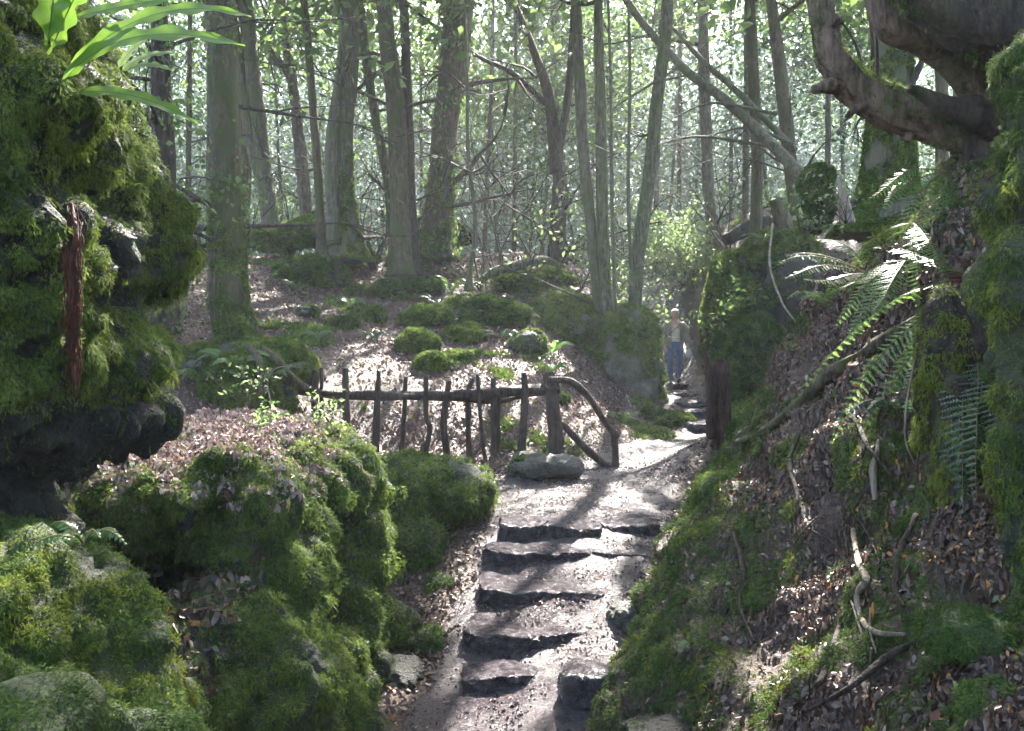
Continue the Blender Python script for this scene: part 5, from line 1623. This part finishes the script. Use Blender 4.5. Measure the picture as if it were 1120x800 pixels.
Geo().add(vv, f[keep[f].all(1)]).build('hair', HAIRM, t)
# clothes
V_, f_ = loft([(J(0, .01, .90), .165, .125), (J(0, .01, 1.05), .155, .12), (J(0, .01, 1.25), .175, .13), (J(0, .015, 1.38), .165, .11), (J(0, .02, 1.46), .085, .075)], 24)
Geo().add(V_, f_).build('shirt', SHIRT, t)
V_, f_ = loft([(J(0, .015, .80), .215, .16), (J(0, .015, .95), .205, .155), (J(0, .015, 1.12), .195, .15), (J(0, .015, 1.28), .20, .15), (J(0, .02, 1.40), .215, .135), (J(0, .025, 1.46), .165, .115), (J(0, .025, 1.50), .10, .10), (J(0, .025, 1.54), .09, .09)], 30, R(-62), R(242), False)
jk = Geo().add(V_, f_)
for pts, rad in (([J(-.13, .02, 1.43), J(-.20, .03, 1.30), J(-.23, .03, 1.12), J(-.22, -.04, .92)], [.085, .088, .074, .06]), ([J(.13, .02, 1.43), J(.205, .03, 1.30), J(.235, .03, 1.13), J(.25, -.12, .96)], [.085, .088, .074, .06])):
    vv, ff = tube(pts, rad, 14, 24, .1, (.08, .12))
    jk.add(vv, ff)
jk.build('jacket', JACKET, t)
tr = Geo()
V_, f_ = loft([(J(0, 0, .80), .185, .135), (J(0, 0, .90), .175, .13), (J(0, .005, 1.0), .16, .125)], 20)
tr.add(V_, f_)
for pts in ([J(-.10, 0, .90), J(-.115, -.08, .70), J(-.125, -.15, .50), J(-.10, -.10, .10)], [J(.10, 0, .90), J(.10, -.02, .70), J(.10, -.02, .52), J(.085, .09, .15)]):
    vv, ff = tube(pts, [.092, .082, .068, .062], 16, 30, .1, (.08, .15))
    tr.add(vv, ff)
tr.build('trousers', JEANS, t)
for c in (J(-.10, -.17, .035), J(.085, .02, .085)):
    Geo().add(v * [.05, .14, .05] + c, f).build('shoe', SHOE, t)
g = Geo()
V_, f_ = loft([(J(.265, -.20, .62), .02, .02), (J(.265, -.20, .64), .07, .05), (J(.265, -.20, .72), .08, .055), (J(.26, -.19, .80), .05, .04), (J(.25, -.18, .86), .012, .012)], 16)
g.add(V_, f_)
tag(g.build('cloth_bag', BAGM), 'small pale bag held in the hand of the person on the far steps', 'bag')

# ------------------------------------------------------------------ air, light, camera
m = bpy.data.materials.new('woodland_haze')
m.use_nodes = True
nt = m.node_tree
nt.nodes.clear()
out = nt.nodes.new('ShaderNodeOutputMaterial')
pv = nt.nodes.new('ShaderNodeVolumePrincipled')
pv.inputs['Color'].default_value = (.93, .96, 1, 1)
pv.inputs['Density'].default_value = HAZE
pv.inputs['Anisotropy'].default_value = .25
nt.links.new(pv.outputs[0], out.inputs['Volume'])
v = np.array([(x, y, z) for x in (-95, 95) for y in (-20, 120) for z in (-6, 30)], float)
f = np.array([(0, 1, 3, 2), (4, 6, 7, 5), (0, 4, 5, 1), (2, 3, 7, 6), (0, 2, 6, 4), (1, 5, 7, 3)])
o = Geo().add(v, f).build('haze', m, smooth=False)
tag(o, kind='stuff')

w = bpy.data.worlds.new('World')
SC.world = w
w.use_nodes = True
nt = w.node_tree
bg = nt.nodes['Background']
sk = nt.nodes.new('ShaderNodeTexSky')
sk.sky_type = 'NISHITA'
sk.sun_disc = False
sk.sun_elevation = R(SUN_EL)
sk.sun_rotation = R(SUN_AZ)
sk.air_density = 1.0
sk.dust_density = 3.0
nt.links.new(sk.outputs[0], bg.inputs[0])
bg.inputs[1].default_value = SKY

sun = bpy.data.lights.new('sun', 'SUN')
sun.energy = SUN
sun.angle = R(.6)
sun.color = (1, .95, .87)
so = bpy.data.objects.new('sun', sun)
so.rotation_euler = Vector(-SUNV).to_track_quat('-Z', 'Y').to_euler()
so.location = (10, 30, 40)
COL.objects.link(so)

cam = bpy.data.cameras.new('camera')
cam.sensor_width = 36
cam.lens = 36 * F / 1120
cam.clip_start = .05
cam.clip_end = 600
co = bpy.data.objects.new('camera', cam)
co.rotation_euler = (R(90), 0, 0)
COL.objects.link(co)
SC.camera = co
SC.view_settings.view_transform = 'Standard'
SC.view_settings.look = 'None'
SC.view_settings.gamma = 1
SC.view_settings.use_curve_mapping = False
SC.view_settings.exposure = EXPO
cy = SC.cycles
cy.max_bounces = 7
cy.diffuse_bounces = 4
cy.glossy_bounces = 2
cy.transmission_bounces = 3
cy.volume_bounces = 1
cy.transparent_max_bounces = 4
cy.sample_clamp_indirect = 6
cy.caustics_reflective = False
cy.caustics_refractive = False
cy.use_denoising = True
